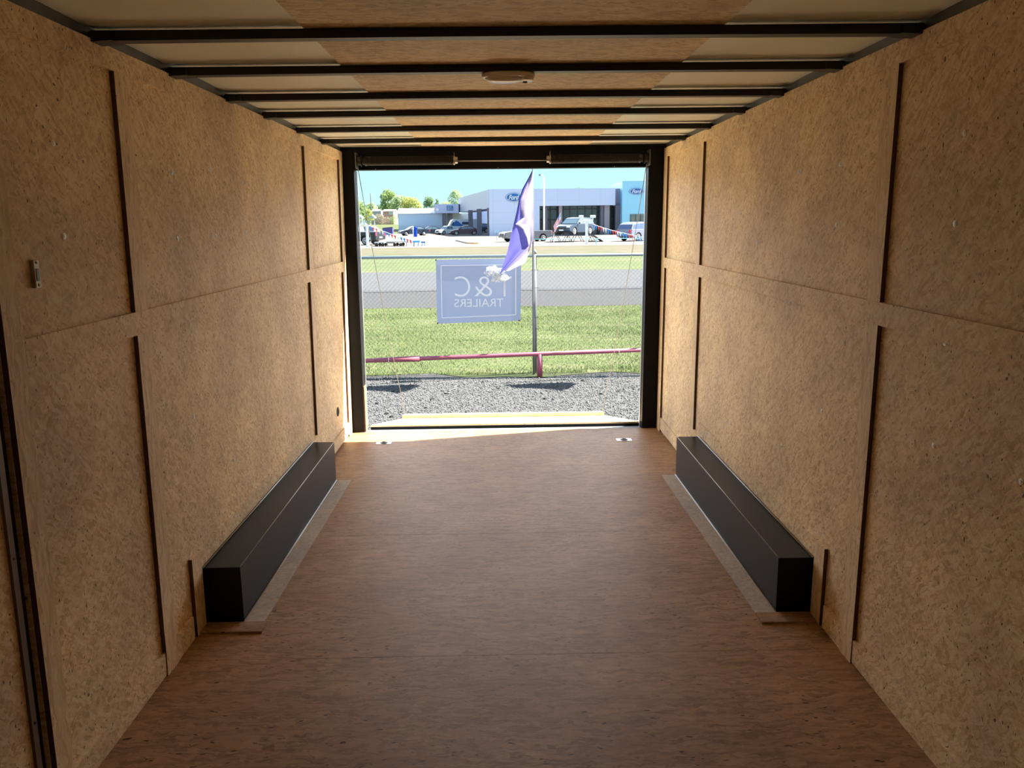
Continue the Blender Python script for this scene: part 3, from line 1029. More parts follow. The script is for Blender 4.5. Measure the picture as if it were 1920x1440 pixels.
def grid_cloth(mb, cs, nu, nv, amp, yb, fx=3.0, fy=2.0, ph=0.0, bill=0.0):
    """cs: (left edge pts, right edge pts) as px lists, both ordered top to bottom, placed near depth yb"""
    L, R = cs
    def samp(pl, t):
        k = t * (len(pl) - 1); i = min(int(k), len(pl) - 2); q = k - i
        return (pl[i][0] * (1 - q) + pl[i + 1][0] * q, pl[i][1] * (1 - q) + pl[i + 1][1] * q)
    vs, fs = [], []
    for j in range(nv + 1):
        a = samp(L, j / nv); c = samp(R, j / nv)
        for i in range(nu + 1):
            s = i / nu
            u_, v_ = a[0] + (c[0] - a[0]) * s, a[1] + (c[1] - a[1]) * s
            y_ = yb - bill * (1000 - u_) + amp * (math.sin(fx * s * 3.14 + ph + j / nv * fy) * .6 + .4 * math.sin(7 * s + 5 * j / nv + ph))
            vs.append(at(u_, v_, y_))
    for j in range(nv):
        for i in range(nu):
            q = j * (nu + 1) + i
            fs.append((q, q + 1, q + nu + 2, q + nu + 1))
    mb.add(vs, fs)


def recenter(obj, c):
    me = obj.data
    co = np.empty(len(me.vertices) * 3); me.vertices.foreach_get('co', co)
    co = co.reshape(-1, 3) - np.array(c); me.vertices.foreach_set('co', co.ravel()); me.update()
    return obj


bc = at(897, 545, 10.955)
t = empty('banner', bc)
tag(t, 'pale blue rectangular banner on the fence with C&T TRAILERS lettering seen reversed', 'banner')
L_ = [(817, 487), (818, 525), (818.5, 565), (820, 607)]
R_ = [(977, 484), (977, 525), (976.5, 565), (976, 601)]
m_ = MB(); grid_cloth(m_, (L_, R_), 20, 10, 0.0015, bc.y); o = m_.build('sheet', M_ban, t); recenter(o, bc)
sol = o.modifiers.new('t', 'SOLIDIFY'); sol.thickness = 0.002
s_ = 10.955 / F_PX
yl = -0.014
m_ = MB()
def bp_(u, v): q = at(u, v, bc.y) - bc; return q.x, q.z
for (a, c, w_) in (((827, 498), (967, 496), .006), ((967, 496), (967, 590), .006), ((967, 590), (829, 596), .006), ((829, 596), (827, 498), .006)):
    (xa, za_), (xb, zb_) = bp_(*a), bp_(*c)
    if abs(xa - xb) > abs(za_ - zb_):
        m_.hexa([(xa, yl, za_ - w_), (xb, yl, zb_ - w_), (xb, yl + .002, zb_ - w_), (xa, yl + .002, za_ - w_), (xa, yl, za_ + w_), (xb, yl, zb_ + w_), (xb, yl + .002, zb_ + w_), (xa, yl + .002, za_ + w_)])
    else:
        m_.hexa([(xa - w_, yl, za_), (xa + w_, yl, za_), (xa + w_, yl + .002, za_), (xa - w_, yl + .002, za_), (xb - w_, yl, zb_), (xb + w_, yl, zb_), (xb + w_, yl + .002, zb_), (xb - w_, yl + .002, zb_)])
q = m_.build('border_line', M_ban_w, t); q['label'] = 'thin pale border line on the banner'


def mirrored(name, body, uc, vc, hpx, wpx, mat, parent, shear=0, bold=0.0):
    o = text_obj(name, body, 1.0, mat, None, 0.0, shear, bold)
    me = o.data
    co = np.empty(len(me.vertices) * 3); me.vertices.foreach_get('co', co); co = co.reshape(-1, 3)
    mn, mx = co.min(0), co.max(0); c_ = (mn + mx) / 2
    sx = wpx * s_ / (mx[0] - mn[0]); sz_ = hpx * s_ / (mx[1] - mn[1])
    x_, z_ = bp_(uc, vc)
    out = np.stack([x_ - (co[:, 0] - c_[0]) * sx, np.full(len(co), yl), z_ + (co[:, 1] - c_[1]) * sz_], -1)
    me.vertices.foreach_set('co', out.ravel()); me.update()
    o.parent = parent
    return o


mirrored('lettering', 'C', 867, 537, 38, 29, M_ban_w, t, bold=-0.012)
mirrored('lettering', '&', 906, 537, 37, 33, M_ban_w, t, bold=-0.012)
mirrored('lettering', 'T', 946, 537, 37, 27, M_ban_w, t, bold=-0.012)
mirrored('lettering', 'TRAILERS', 898, 567.5, 15, 92, M_ban_w, t)
for (u, v) in ((817.5, 487.5), (976, 485.5), (820.5, 606), (973.5, 601)):
    m_ = MB()
    x_, z_ = bp_(u, v); m_.lathe([(0, .010), (.004, .009)], (x_, -.012, z_), (0, -1, 0), 10)
    m_.tube([(x_, -.014, z_), (x_ + .012, .02, z_ + .014)], .003, 5)
    m_.build('grommet', M_rubber, t)

# the torn feather flag on its pole
YFL = 10.86
fc = at(1001, 700, YFL); fc.z = ZG
t = empty('flag', fc)
tag(t, 'tall torn violet and white flag drooping from a thin pole beside the fence post', 'flag')
pt = at(999, 318.5, YFL); pb = fc
m_ = MB().tube([(0, 0, 0), (-.002, 0, .9), ((pt.x - fc.x) * .6, 0, 1.9), (pt.x - fc.x, 0, pt.z - fc.z), (pt.x - fc.x - .006, 0, pt.z - fc.z + .05)], [.016, .015, .012, .008, .007], 10)
m_.build('pole', M_galv_d, t, smooth=True)
vl = [(998, 319), (990, 335), (980, 353), (973, 373), (969, 395), (963, 420), (957, 445), (952, 470), (945, 492), (937, 513)]
vr = [(998.5, 320), (994, 337), (985, 356), (979, 374), (980, 392), (983, 412), (989, 437), (993, 461), (972, 482), (939, 513)]
m_ = MB(); grid_cloth(m_, (vl, vr), 12, 40, 0.045, YFL - .09, 2.4, 3.0, bill=.0115); o = m_.build('violet_cloth', M_violet, t, smooth=True)
o['label'] = 'violet main cloth of the flag'; recenter(o, fc)
wl2 = [(998.5, 319), (993, 337), (984, 356), (977, 374), (977, 392), (981, 408), (966.5, 420), (980, 430), (988, 446), (991.5, 461), (972, 481), (945, 508)]
wr2 = [(1000, 319), (1000, 337), (1000, 356), (1000, 374), (1000, 392), (1000, 408), (1000, 422), (1000, 436), (999, 452), (992.5, 472), (985, 493), (955, 508)]
m_ = MB(); grid_cloth(m_, (wl2, wr2), 10, 44, 0.03, YFL - .145, 2.0, 4.0, 1.0, bill=.0115); o = m_.build('white_panel', M_white_c, t, smooth=True)
o['label'] = 'white tattered strip along the pole'; recenter(o, fc)
m_ = MB(); m_.tube([(pt.x - fc.x - .005, -.02, pt.z - fc.z), (-.008, -.02, 1.78)], .006, 6)
q = m_.build('sleeve', M_violet, t)


def copy_tree(o, parent=None):
    c = o.copy(); COL.objects.link(c)
    c.parent = parent
    for ch in list(o.children): copy_tree(ch, c)
    return c


f2 = copy_tree(t)
f2.location = (fc.x + 2.02, fc.y, ZG)
f2['label'] = 'tall torn violet and white flag standing to the right, hidden behind the trailer wall'

# white tatters caught on the fence
cc = at(934, 516, 10.80)
m_ = MB()
rr_ = random.Random(5)
cx_, cy_ = 934, 515
for k in range(34):
    # ragged folded scraps, overlapping into one loose bundle
    th = rr_.uniform(0, 6.28); q = rr_.random() ** .6
    uu = cx_ + 21 * q * math.cos(th) - 2; vv = cy_ + 12 * q * math.sin(th) + .25 * (uu - cx_)
    L_k, W_k, a_ = rr_.uniform(7, 15), rr_.uniform(4, 8), rr_.uniform(-.5, 1.0)
    y0 = 10.80 + rr_.uniform(-.05, .05)
    nu, nv = 6, 4
    vs, fs = [], []
    for j in range(nv + 1):
        for i in range(nu + 1):
            a, c = (i / nu - .5) * L_k, (j / nv - .5) * W_k * (1 - abs(i / nu - .5))
            edge_ = 1 + (rr_.uniform(-.25, .25) if i in (0, nu) or j in (0, nv) else 0)
            vs.append(at(uu + (a * math.cos(a_) - c * math.sin(a_)) * edge_, vv + (a * math.sin(a_) + c * math.cos(a_)) * edge_,
                         y0 + .02 * math.sin(i * 1.7 + k) + .018 * math.cos(j * 2.1 + k * 2)))
    for j in range(nv):
        for i in range(nu):
            g_ = j * (nu + 1) + i; fs.append((g_, g_ + 1, g_ + nu + 2, g_ + nu + 1))
    m_.add(vs, fs)
o = m_.build('crumpled_cloth', M_shred, smooth=True)
recenter(o, cc); o.location = cc
tag(o, 'crumpled white tatters of cloth caught in front of the banner, below the flag tip', 'cloth')

# ---------------------------------------------------------------- trees and bushes
def leaf_mat(name, c0, c1):
    m, nt, b = new_mat(name)
    n, l = nt.nodes, nt.links
    b.inputs['Roughness'].default_value = 0.8
    b.inputs['Specular IOR Level'].default_value = 0.15
    tcn = n.new('ShaderNodeTexCoord')
    no = n.new('ShaderNodeTexNoise'); no.inputs['Scale'].default_value = 0.5; no.inputs['Detail'].default_value = 5
    l.new(tcn.outputs['Object'], no.inputs['Vector'])
    mx = n.new('ShaderNodeMix'); mx.data_type = 'RGBA'
    mx.inputs['A'].default_value = (*c0, 1); mx.inputs['B'].default_value = (*c1, 1)
    l.new(no.outputs[0], mx.inputs['Factor'])
    l.new(mx.outputs['Result'], b.inputs['Base Color'])
    tr = n.new('ShaderNodeBsdfTranslucent'); l.new(mx.outputs['Result'], tr.inputs['Color'])
    ms = n.new('ShaderNodeMixShader'); ms.inputs[0].default_value = 0.4
    l.new(b.outputs[0], ms.inputs[1]); l.new(tr.outputs[0], ms.inputs[2])
    l.new(ms.outputs[0], nt.nodes['Material Output'].inputs[0])
    return m


LEAF = {'green': leaf_mat('leaf_green', (0.194, 0.306, 0.129), (0.403, 0.499, 0.225)),
        'olive': leaf_mat('leaf_olive', (0.274, 0.338, 0.113), (0.531, 0.546, 0.209)),
        'dark': leaf_mat('leaf_dark', (0.161, 0.274, 0.176), (0.306, 0.403, 0.242)),
        'pale': leaf_mat('leaf_pale', (0.289, 0.403, 0.242), (0.467, 0.563, 0.338)),
        'brown': leaf_mat('leaf_brown', (0.289, 0.242, 0.176), (0.403, 0.355, 0.257))}
M_bark = plain('bark', (0.22, 0.19, 0.16), rough=0.9)


def crown(name, blobs, n, leaf, mat, parent, seed):
    g = np.random.default_rng(seed)
    P = []
    tot = sum(b[3] ** 2 for b in blobs)
    for (x, y, z, r, rz) in blobs:
        k = max(60, int(n * r * r / tot))
        d = g.normal(size=(k, 3)); d /= np.linalg.norm(d, axis=1)[:, None]
        rad = r * g.uniform(.55, 1.05, k) ** .5
        q = d * rad[:, None]; q[:, 2] *= rz / r
        P.append(q + np.array([x, y, z]))
    P = np.concatenate(P)
    k = len(P)
    a = g.normal(size=(k, 3)); a /= np.linalg.norm(a, axis=1)[:, None]
    b_ = np.cross(a, g.normal(size=(k, 3))); b_ /= np.linalg.norm(b_, axis=1)[:, None]
    s = leaf * g.uniform(.6, 1.3, k)[:, None]
    V = np.stack([P - a * s, P + b_ * s * .6, P + a * s, P - b_ * s * .6], 1).reshape(-1, 3)
    o = np_mesh(name, V, np.arange(k * 4).reshape(-1, 4), mat, 4)
    o.parent = parent
    return o


def tree(u0, u1, vt, vb, Y, kind, label, seed, n=2600, group='trees beyond the dealership lot', name='tree', cat='tree', nb=7, base=None):
    """crown fills px box u0..u1 x vt..vb at distance Y"""
    g = random.Random(seed)
    a, c = at(u0, (vt + vb) / 2, Y), at(u1, (vt + vb) / 2, Y)
    top, bot = at((u0 + u1) / 2, vt, Y).z, at((u0 + u1) / 2, vb, Y).z
    cx = (a.x + c.x) / 2; w_ = (c.x - a.x) / 2; h_ = (top - bot) / 2; cz = (top + bot) / 2
    zg = gz(Y)
    t = empty(name, (cx, Y, zg))
    tag(t, label, cat, group)
    m0 = min(w_, h_)
    bl = [(0, 0, cz - zg, m0 * .66, h_ * .78)]
    for i in range(nb + 4):
        th = 2 * math.pi * (i + g.random() * .8) / (nb + 4)
        r = m0 * g.uniform(.28, .5)
        k = g.uniform(.72, 1.0)
        bl.append(((w_ - r) * k * math.cos(th), g.uniform(-.5, .5) * w_, cz - zg + (h_ - r * .9) * k * math.sin(th), r, r * .9))
    for q in (-.45, .45):
        bl.append((g.uniform(-.3, .3) * w_, 0, cz - zg + q * h_, m0 * .5, m0 * .45))
    crown('foliage', bl, n, max(w_, h_) * .055, LEAF[kind], t, seed)
    if name == 'tree':
        m_ = MB().tube([(0, 0, 0), (.1, 0, (cz - zg) * .6), (0, .1, cz - zg + h_ * .3)], [w_ * .07, w_ * .05, w_ * .02], 7)
        for s in (-1, 1):
            m_.tube([(0.05, 0, (cz - zg) * .55), (s * w_ * .4, 0, cz - zg + h_ * .2)], [w_ * .035, w_ * .012], 6)
        m_.build('trunk', M_bark, t)
    return t


tree(650, 692, 372, 420, 240, 'green', 'leafy green tree at the far left edge of the opening', 11, 3600)
tree(682, 712, 376, 420, 262, 'pale', 'smaller pale tree behind the tall utility pole at the left', 12, 2600)
tree(702, 724, 382, 420, 270, 'dark', 'low dark tree between the utility pole and the tallest tree', 13)
tree(710, 748, 353, 408, 232, 'green', 'tallest green tree left of the white metal shed', 14, 4200)
tree(730, 770, 363, 412, 228, 'pale', 'pale green tree rising over the left end of the white shed', 15, 3600)
tree(748, 796, 366, 414, 222, 'olive', 'yellow-green tree behind the middle of the white shed', 16, 4600)
tree(790, 817, 366, 414, 226, 'dark', 'round dark green tree behind the right end of the white shed', 17, 3200)
tree(814, 825, 371, 405, 240, 'dark', 'narrow small tree left of the tall round pale tree', 18, 1200, nb=4)
tree(838, 870, 352, 398, 235, 'pale', 'tall round pale tree behind the low blue-signed building', 19, 2000)
tree(824, 848, 376, 400, 225, 'olive', 'low yellow-green tree behind the blue-signed building', 20, 1600, nb=4)
tree(1074, 1100, 349, 372, 260, 'dark', 'dark treetop showing above the dealership roof', 21, 1400, nb=5)
BG = 'bushes at the far edge of the lot'
tree(700, 724, 400, 423, 180, 'brown', 'brownish bush in front of the brick house', 22, 1700, BG, 'bush', 'bush', 5)
tree(716, 734, 405, 423, 179, 'brown', 'second brownish bush, to the right of the larger brown one', 23, 1200, BG, 'bush', 'bush', 4)
tree(730, 748, 403, 423, 179, 'green', 'green bush beside the left end of the white shed', 24, 1400, BG, 'bush', 'bush', 4)
tree(682, 702, 390, 423, 190, 'olive', 'yellow-green bush between the two white canopies', 25, 1900, BG, 'bush', 'bush', 5)
tree(662, 684, 398, 423, 192, 'dark', 'dark bush behind the leftmost white canopy', 26, 1300, BG, 'bush', 'bush', 4)

# ---------------------------------------------------------------- buildings
def X(u, Y, v=430): return at(u, v, Y).x
def Z(v, Y, u=945): return at(u, v, Y).z


def panel_mat(name, col, rough=0.45, px=3.0, pz=1.6, line=0.88):
    m, nt, b = new_mat(name)
    n, l = nt.nodes, nt.links
    b.inputs['Roughness'].default_value = rough
    tcn = n.new('ShaderNodeTexCoord')
    sp = n.new('ShaderNodeSeparateXYZ'); l.new(tcn.outputs['Object'], sp.inputs[0])
    outs = []
    for ax, p_ in (('X', px), ('Z', pz)):
        d = n.new('ShaderNodeMath'); d.operation = 'DIVIDE'; d.inputs[1].default_value = p_; l.new(sp.outputs[ax], d.inputs[0])
        fr_ = n.new('ShaderNodeMath'); fr_.operation = 'FRACT'; l.new(d.outputs[0], fr_.inputs[0])
        lt = n.new('ShaderNodeMath'); lt.operation = 'LESS_THAN'; lt.inputs[1].default_value = .022; l.new(fr_.outputs[0], lt.inputs[0])
        outs.append(lt)
    mxx = n.new('ShaderNodeMath'); mxx.operation = 'MAXIMUM'
    l.new(outs[0].outputs[0], mxx.inputs[0]); l.new(outs[1].outputs[0], mxx.inputs[1])
    mx = n.new('ShaderNodeMix'); mx.data_type = 'RGBA'
    mx.inputs['A'].default_value = (*col, 1); mx.inputs['B'].default_value = tuple(c * line for c in col) + (1,)
    l.new(mxx.outputs[0], mx.inputs['Factor'])
    l.new(mx.outputs['Result'], b.inputs['Base Color'])
    return m


M_fac = panel_mat('facade_panel', (0.53, 0.62, 0.86))
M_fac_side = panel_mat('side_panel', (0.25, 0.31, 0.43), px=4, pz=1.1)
M_tower = panel_mat('blue_tower_panel', (0.28, 0.62, 0.86), px=2.6, pz=1.9, line=.93)
M_col = plain('grey_column', (0.13, 0.13, 0.18), rough=0.6)
M_colm = plain('pale_column', (0.30, 0.285, 0.34), rough=0.6)
M_glass = plain('dark_glazing', (0.05, 0.075, 0.085), rough=0.12, var=0.5, scale=.6, spec=0.8)
M_mull = plain('mullion', (0.06, 0.07, 0.08), rough=0.5)
M_blue = plain('sign_blue', (0.02, 0.13, 0.42), rough=0.4)
M_wsign = plain('sign_white', (0.85, 0.9, 0.95), rough=0.5)
M_shed = panel_mat('shed_wall', (0.48, 0.62, 0.90), px=1.4, pz=50)
M_shedr = plain('shed_roof', (0.92, 0.94, 0.93), rough=0.5)
M_beige = panel_mat('service_wall', (0.44, 0.46, 0.48), px=30, pz=.9, line=.9)
M_win = plain('window_glass', (0.16, 0.20, 0.19), rough=0.15, var=0.5, scale=1)

YD = 115.0
g0 = gz(YD)
dl = empty('dealership_building', (X(965, YD), YD, g0))
tag(dl, 'long pale blue-grey car dealership with oval Ford signs across the road', 'building')
def R_(mb, base):
    mb.v = [(p[0] - base.location.x, p[1] - base.location.y, p[2] - base.location.z) for p in mb.v]; return mb
xA, xB, xC, xD, xE = X(917.5, YD), X(1012, YD), X(1153, YD), X(1164.5, YD), X(1240, YD)
zT, zF = Z(354.5, YD), Z(387, YD)
m_ = MB().box(xA, xB, YD, YD + 40, g0 - .3, zT); R_(m_, dl).build('wall_block', M_fac, dl)
m_ = MB().box(xB, xC, YD, YD + 40, zF, zT - .02); R_(m_, dl).build('fascia', M_fac, dl)
m_ = MB().box(xC, xD, YD + 1.5, YD + 40, zF - .1, zT - .05); R_(m_, dl).build('fascia_return', M_colm, dl)
m_ = MB().box(xB, xE, YD + 3.2, YD + 3.5, g0 - .2, zF); R_(m_, dl).build('glazed_wall', M_glass, dl)
m_ = MB()
for u in (1012, 1020, 1025, 1032, 1044, 1056, 1069, 1083, 1097, 1110, 1124, 1145, 1155):
    xx = X(u, YD + 3); m_.box(xx - .07, xx + .07, YD + 3.05, YD + 3.2, g0, zF)
m_.box(xB, xD, YD + 3.08, YD + 3.2, zF - .5, zF - .35); m_.box(xB, xD, YD + 3.08, YD + 3.2, g0 + 2.1, g0 + 2.25)
R_(m_, dl).build('mullions', M_mull, dl)
for (ua, ub, mt) in ((1049, 1055, M_colm), (1127, 1134, M_col), (1133, 1144, M_colm), (1155, 1165, M_col), (1021, 1027, M_col)):
    m_ = MB().box(X(ua, YD), X(ub, YD), YD + .8, YD + 2.6, g0 - .2, zF); R_(m_, dl).build('column', mt, dl)
# tower
zTw = Z(342.5, YD)
m_ = MB().box(xD, xE, YD - .8, YD + 10, g0 - .3, zTw); R_(m_, dl).build('tower', M_tower, dl)
m_ = MB().box(X(1180, YD), X(1208, YD), YD - .86, YD - .79, Z(426, YD), Z(404.5, YD)); w_ = R_(m_, dl).build('window', M_win, dl)
m_ = MB()
xa, xb = X(1180, YD), X(1208, YD)
for q in (.0, .33, .66, 1.0): m_.box(xa + (xb - xa) * q - .05, xa + (xb - xa) * q + .05, YD - .9, YD - .86, Z(426, YD), Z(404.5, YD))
o = R_(m_, dl).build('window_frame', M_mull, w_)
m_ = MB().box(xa, xb, YD - 1.0, YD - .87, Z(426, YD), Z(419, YD)); R_(m_, dl).build('window_sill', M_col, w_)
# side canopy along the left flank
P0 = Vector((xA, YD, 0)); P1 = Vector((X(861, 152), 152, 0)); 
zc0, zc1 = Z(391, YD, 918), zT
P0c = P0 + (P1 - P0) * .004
m_ = MB().hexa([(P0c.x, P0c.y, zc0), (P0c.x + 3, P0c.y, zc0), (P1.x + 3, P1.y, zc0), (P1.x, P1.y, zc0), (P0c.x, P0c.y, zT - .03), (P0c.x + 3, P0c.y, zT - .03), (P1.x + 3, P1.y, zT - .03), (P1.x, P1.y, zT - .03)])
R_(m_, dl).build('side_canopy', M_fac_side, dl)
def flank(u):
    k = ray(u, 430); d_ = P1 - P0
    # EYE + s*k = P0 + t*d
    a = np.array([[k.x, -d_.x], [k.y, -d_.y]]); s, t__ = np.linalg.solve(a, [P0.x - EYE.x, P0.y - EYE.y])
    return P0 + d_ * t__
for ua, ub in ((880.3, 886.5), (896, 903.5), (914, 917)):
    pa, pb_ = flank(ua), flank(ub)
    m_ = MB().box(min(pa.x, pb_.x), max(pa.x, pb_.x), pb_.y, pb_.y + 1.2, g0 - .3, zc0 + .1); R_(m_, dl).build('column', M_col, dl)
# inner wall of the drive through
m_ = MB().box(X(884, 160), X(935, 160), 159.4, 160, -.2, 4.6); R_(m_, dl).build('service_wall', M_beige, dl)
for ua, ub in ((886.5, 890.5), (891.5, 895.5), (903.5, 913)):
    m_ = MB().box(X(ua, 156), X(ub, 156), 156, 156.2, 0, 4.3); R_(m_, dl).build('bay_door', M_fac, dl)


def oval_sign(uc, vc, wpx, hpx, Y, label):
    p = at(uc, vc, Y)
    k = Y / F_PX
    a, b_ = wpx * k / 2, hpx * k / 2
    sgn = empty('sign_oval', p - dl.location); sgn.parent = dl
    def ell(s, y0, y1, mat, nm):
        m_ = MB().prism([(a * s * math.cos(q), b_ * s * math.sin(q)) for q in np.linspace(0, 2 * math.pi, 49)[:-1]], 'y', y0, y1)
        return m_.build(nm, mat, sgn)
    ell(1.0, -.10, 0, M_blue, 'rim'); ell(.94, -.12, -.1, M_wsign, 'ring'); ell(.88, -.14, -.12, M_blue, 'field')
    o = text_obj('lettering', 'Ford', 1.0, M_wsign, sgn, .02, .35, .01)
    me = o.data
    co = np.empty(len(me.vertices) * 3); me.vertices.foreach_get('co', co); co = co.reshape(-1, 3)
    mn, mx = co.min(0), co.max(0); c_ = (mn + mx) / 2
    co = (co - c_); co[:, 0] *= a * 1.25 / (mx[0] - mn[0]); co[:, 1] *= b_ * 1.1 / (mx[1] - mn[1])
    out = np.stack([co[:, 0], -.16 - co[:, 2], co[:, 1]], -1)
    me.vertices.foreach_set('co', out.ravel()); me.update()
    return sgn


oval_sign(963.5, 370, 30, 15.5, YD - .02, '')
oval_sign(1193.5, 358.8, 27, 11.5, YD - .82, '')
m_ = MB().tube([(X(930.5, YD + 6), YD + 6, zT), (X(930.5, YD + 6), YD + 6, Z(344, YD + 6))], .05, 6)
R_(m_, dl).build('antenna', M_galv, dl)

# low building with the blue sign
YB = 150.0; gB = gz(YB)
lb = empty('service_building', (X(840, YB), YB, gB))
tag(lb, 'low grey service building with a small blue QUICK LANE sign beside the dealership', 'building')
xa, xb = X(815.5, YB), X(861, YB)
m_ = MB().box(xa, xb, YB, YB + 10, Z(399.5, YB, 840), Z(382.5, YB, 840)); R_(m_, lb).build('fascia', plain('service_fascia', (0.50, 0.56, 0.80), rough=.5), lb)
m_ = MB().box(X(829.5, 158), xb + 3, YB + 8, YB + 9, gB - .1, Z(399, YB, 840)); R_(m_, lb).build('wall', M_beige, lb)
m_ = MB().box(X(829.5, YB), X(836, YB), YB + .5, YB + 1.5, gB - .1, Z(399, YB, 840)); R_(m_, lb).build('column', M_col, lb)
m_ = MB().box(X(838, YB), X(848, YB), YB + 2, YB + 3, gB - .1, Z(399, YB, 840)); R_(m_, lb).build('column', M_colm, lb)
sx0, sx1, sz0, sz1 = X(838.8, YB), X(850, YB), Z(394.6, YB, 840), Z(385.6, YB, 840)
m_ = MB().box(sx0, sx1, YB - .12, YB, sz0, sz1); sg = R_(m_, lb).build('sign', M_blue, lb); sg['label'] = 'small blue wall sign'
m_ = MB()
zm = (sz0 + sz1) / 2
m_.box(sx0 + .12, sx1 - .12, YB - .15, YB - .12, zm + .05, sz1 - .1); m_.box(sx0 + .12, sx1 - .12, YB - .15, YB - .12, sz0 + .1, zm - .05)
R_(m_, lb).build('sign_bar', plain('sign_cyan', (0.42, 0.72, 0.95), rough=.5), sg)
for body, zc_ in (('QUICK', (zm + sz1) / 2 - .02), ('LANE', (zm + sz0) / 2 + .02)):
    o = text_obj('lettering', body, .33, M_blue, sg, .01, 0, .004)
    for v_ in o.data.vertices:
        x_, y_, z_ = v_.co
        v_.co = (x_ * .95 + (sx0 + sx1) / 2 - lb.location.x, YB - .17 - lb.location.y, y_ + zc_ - lb.location.z)
m_ = MB().lathe([(0, .28), (.1, .25)], (X(821.5, YB), YB, Z(393, YB, 840)), (0, -1, 0), 16); R_(m_, lb).build('wall_lamp', M_wsign, lb)

# white metal shed
YS = 156.0; gS = gz(YS)
sh = empty('metal_shed', (X(782, YS), YS, gS))
tag(sh, 'long metal shed with a bright white roof and shaded blue-grey wall', 'shed')
xa, xb = X(747.5, YS), X(829, YS)
ze, zr = Z(400, YS, 780), Z(390.5, YS, 780)
m_ = MB().box(xa, xb, YS, YS + 6, gS - .1, ze); R_(m_, sh).build('wall', M_shed, sh)
m_ = MB().prism([(YS - .4, ze), (YS + 3, zr + .05), (YS + 6.4, ze), (YS + 3, zr - .2)], 'x', xa - .2, xb + .2); R_(m_, sh).build('roof', M_shedr, sh)
m_ = MB().prism([(YS, ze), (YS + 3, zr - .2), (YS + 6, ze)], 'x', xa - .05, xa + .1); R_(m_, sh).build('gable', M_col, sh)

# distant houses and white canopies at the left
YH = 200.0; gH = gz(YH)
M_brick = plain('brick_red', (0.50, 0.30, 0.28), rough=.9); M_whitew = plain('white_wall', (0.45, 0.48, 0.50), rough=.7)
M_roofd = plain('house_roof', (0.42, 0.40, 0.40), rough=.9)
hs = empty('house', (X(730, YH), YH, gH)); tag(hs, 'small brick house with white trim beyond the bushes', 'house', 'far houses')
m_ = MB().box(X(719, YH), X(739, YH), YH, YH + 8, gH - .5, Z(395.5, YH, 730)); R_(m_, hs).build('wall', M_brick, hs)
m_ = MB().prism([(YH - .6, Z(396, YH, 730)), (YH + 4, Z(392, YH, 730)), (YH + 8.6, Z(396, YH, 730))], 'x', X(718, YH), X(740, YH)); R_(m_, hs).build('roof', M_roofd, hs)
m_ = MB().box(X(730, YH), X(739, YH), YH - .3, YH, Z(403, YH, 730), Z(395.5, YH, 730)); R_(m_, hs).build('porch', M_whitew, hs)
hs = empty('house', (X(706, 205), 205, gH)); tag(hs, 'small white house at the foot of the utility pole', 'house', 'far houses')
m_ = MB().box(X(699, 205), X(716, 205), 205, 211, gH - .5, Z(395, 205, 706)); R_(m_, hs).build('wall', M_whitew, hs)
m_ = MB().prism([(204.5, Z(396, 205, 706)), (208, Z(392, 205, 706)), (211.5, Z(396, 205, 706))], 'x', X(698, 205), X(711, 205)); R_(m_, hs).build('roof', M_whitew, hs)
for (ua, ub, va, vb_, lab) in ((668, 680, 404.5, 416, 'white canopy with posts at the far left'), (693, 703.5, 404, 416, 'white canopy with posts beside the brown bush')):
    Yc = 184; cn = empty('canopy', (X((ua + ub) / 2, Yc), Yc, gz(Yc))); tag(cn, lab, 'canopy', 'white canopies in the field')
    m_ = MB().prism([(X(ua, Yc), Z(408, Yc, 690)), (X((ua + ub) / 2, Yc), Z(va - 1, Yc, 690)), (X(ub, Yc), Z(408, Yc, 690)), (X(ub, Yc), Z(409, Yc, 690)), (X(ua, Yc), Z(409, Yc, 690))], 'y', Yc, Yc + 3)
    R_(m_, cn).build('roof', M_whitew, cn)
    for q in (ua + .6, ub - .6):
        m_ = MB().tube([(X(q, Yc), Yc, gz(Yc)), (X(q, Yc), Yc, Z(408, Yc, 690))], .09, 6); R_(m_, cn).build('post', M_whitew, cn)
fw = MB(); Yc = 182
for z_ in (413.5, 416): fw.box(X(668, Yc), X(703, Yc), Yc, Yc + .1, Z(z_ + .4, Yc, 690), Z(z_, Yc, 690))
for u in (669, 676, 683, 690, 697, 702): fw.box(X(u, Yc) - .06, X(u, Yc) + .06, Yc, Yc + .1, gz(Yc), Z(413, Yc, 690))
o = fw.build('rail_fence', M_whitew); tag(o, 'white rail fence in front of the white canopies', 'fence')

# poles
def pole(name, label, u, vtop, vbase, Y, r, mat, arm=None, cat='pole'):
    p = at(u, vbase, Y); z0 = gz(Y); t = empty(name, (p.x, Y, z0)); tag(t, label, cat)
    zt_ = at(u, vtop, Y).z - z0
    m_ = MB().tube([(0, 0, 0), (0, 0, zt_)], [r, r * .7], 8); m_.build('pole', mat, t, smooth=True)
    if arm:
        xa_ = X(arm[0], Y, vtop) - p.x
        m_ = MB().tube([(0, 0, zt_), (xa_ * .35, 0, zt_ + .25), (xa_ * .7, 0, zt_ + .25)], r * .5, 6); m_.build('arm', mat, t)
        m_ = MB().hexa([(xa_, -.18, zt_ + .15), (xa_ * .6, -.18, zt_ + .15), (xa_ * .6, .18, zt_ + .15), (xa_, .18, zt_ + .15),
                        (xa_, -.12, zt_ + .3), (xa_ * .6, -.15, zt_ + .36), (xa_ * .6, .15, zt_ + .36), (xa_, .12, zt_ + .3)])
        m_.build('lamp_head', M_galv, t)
    return t


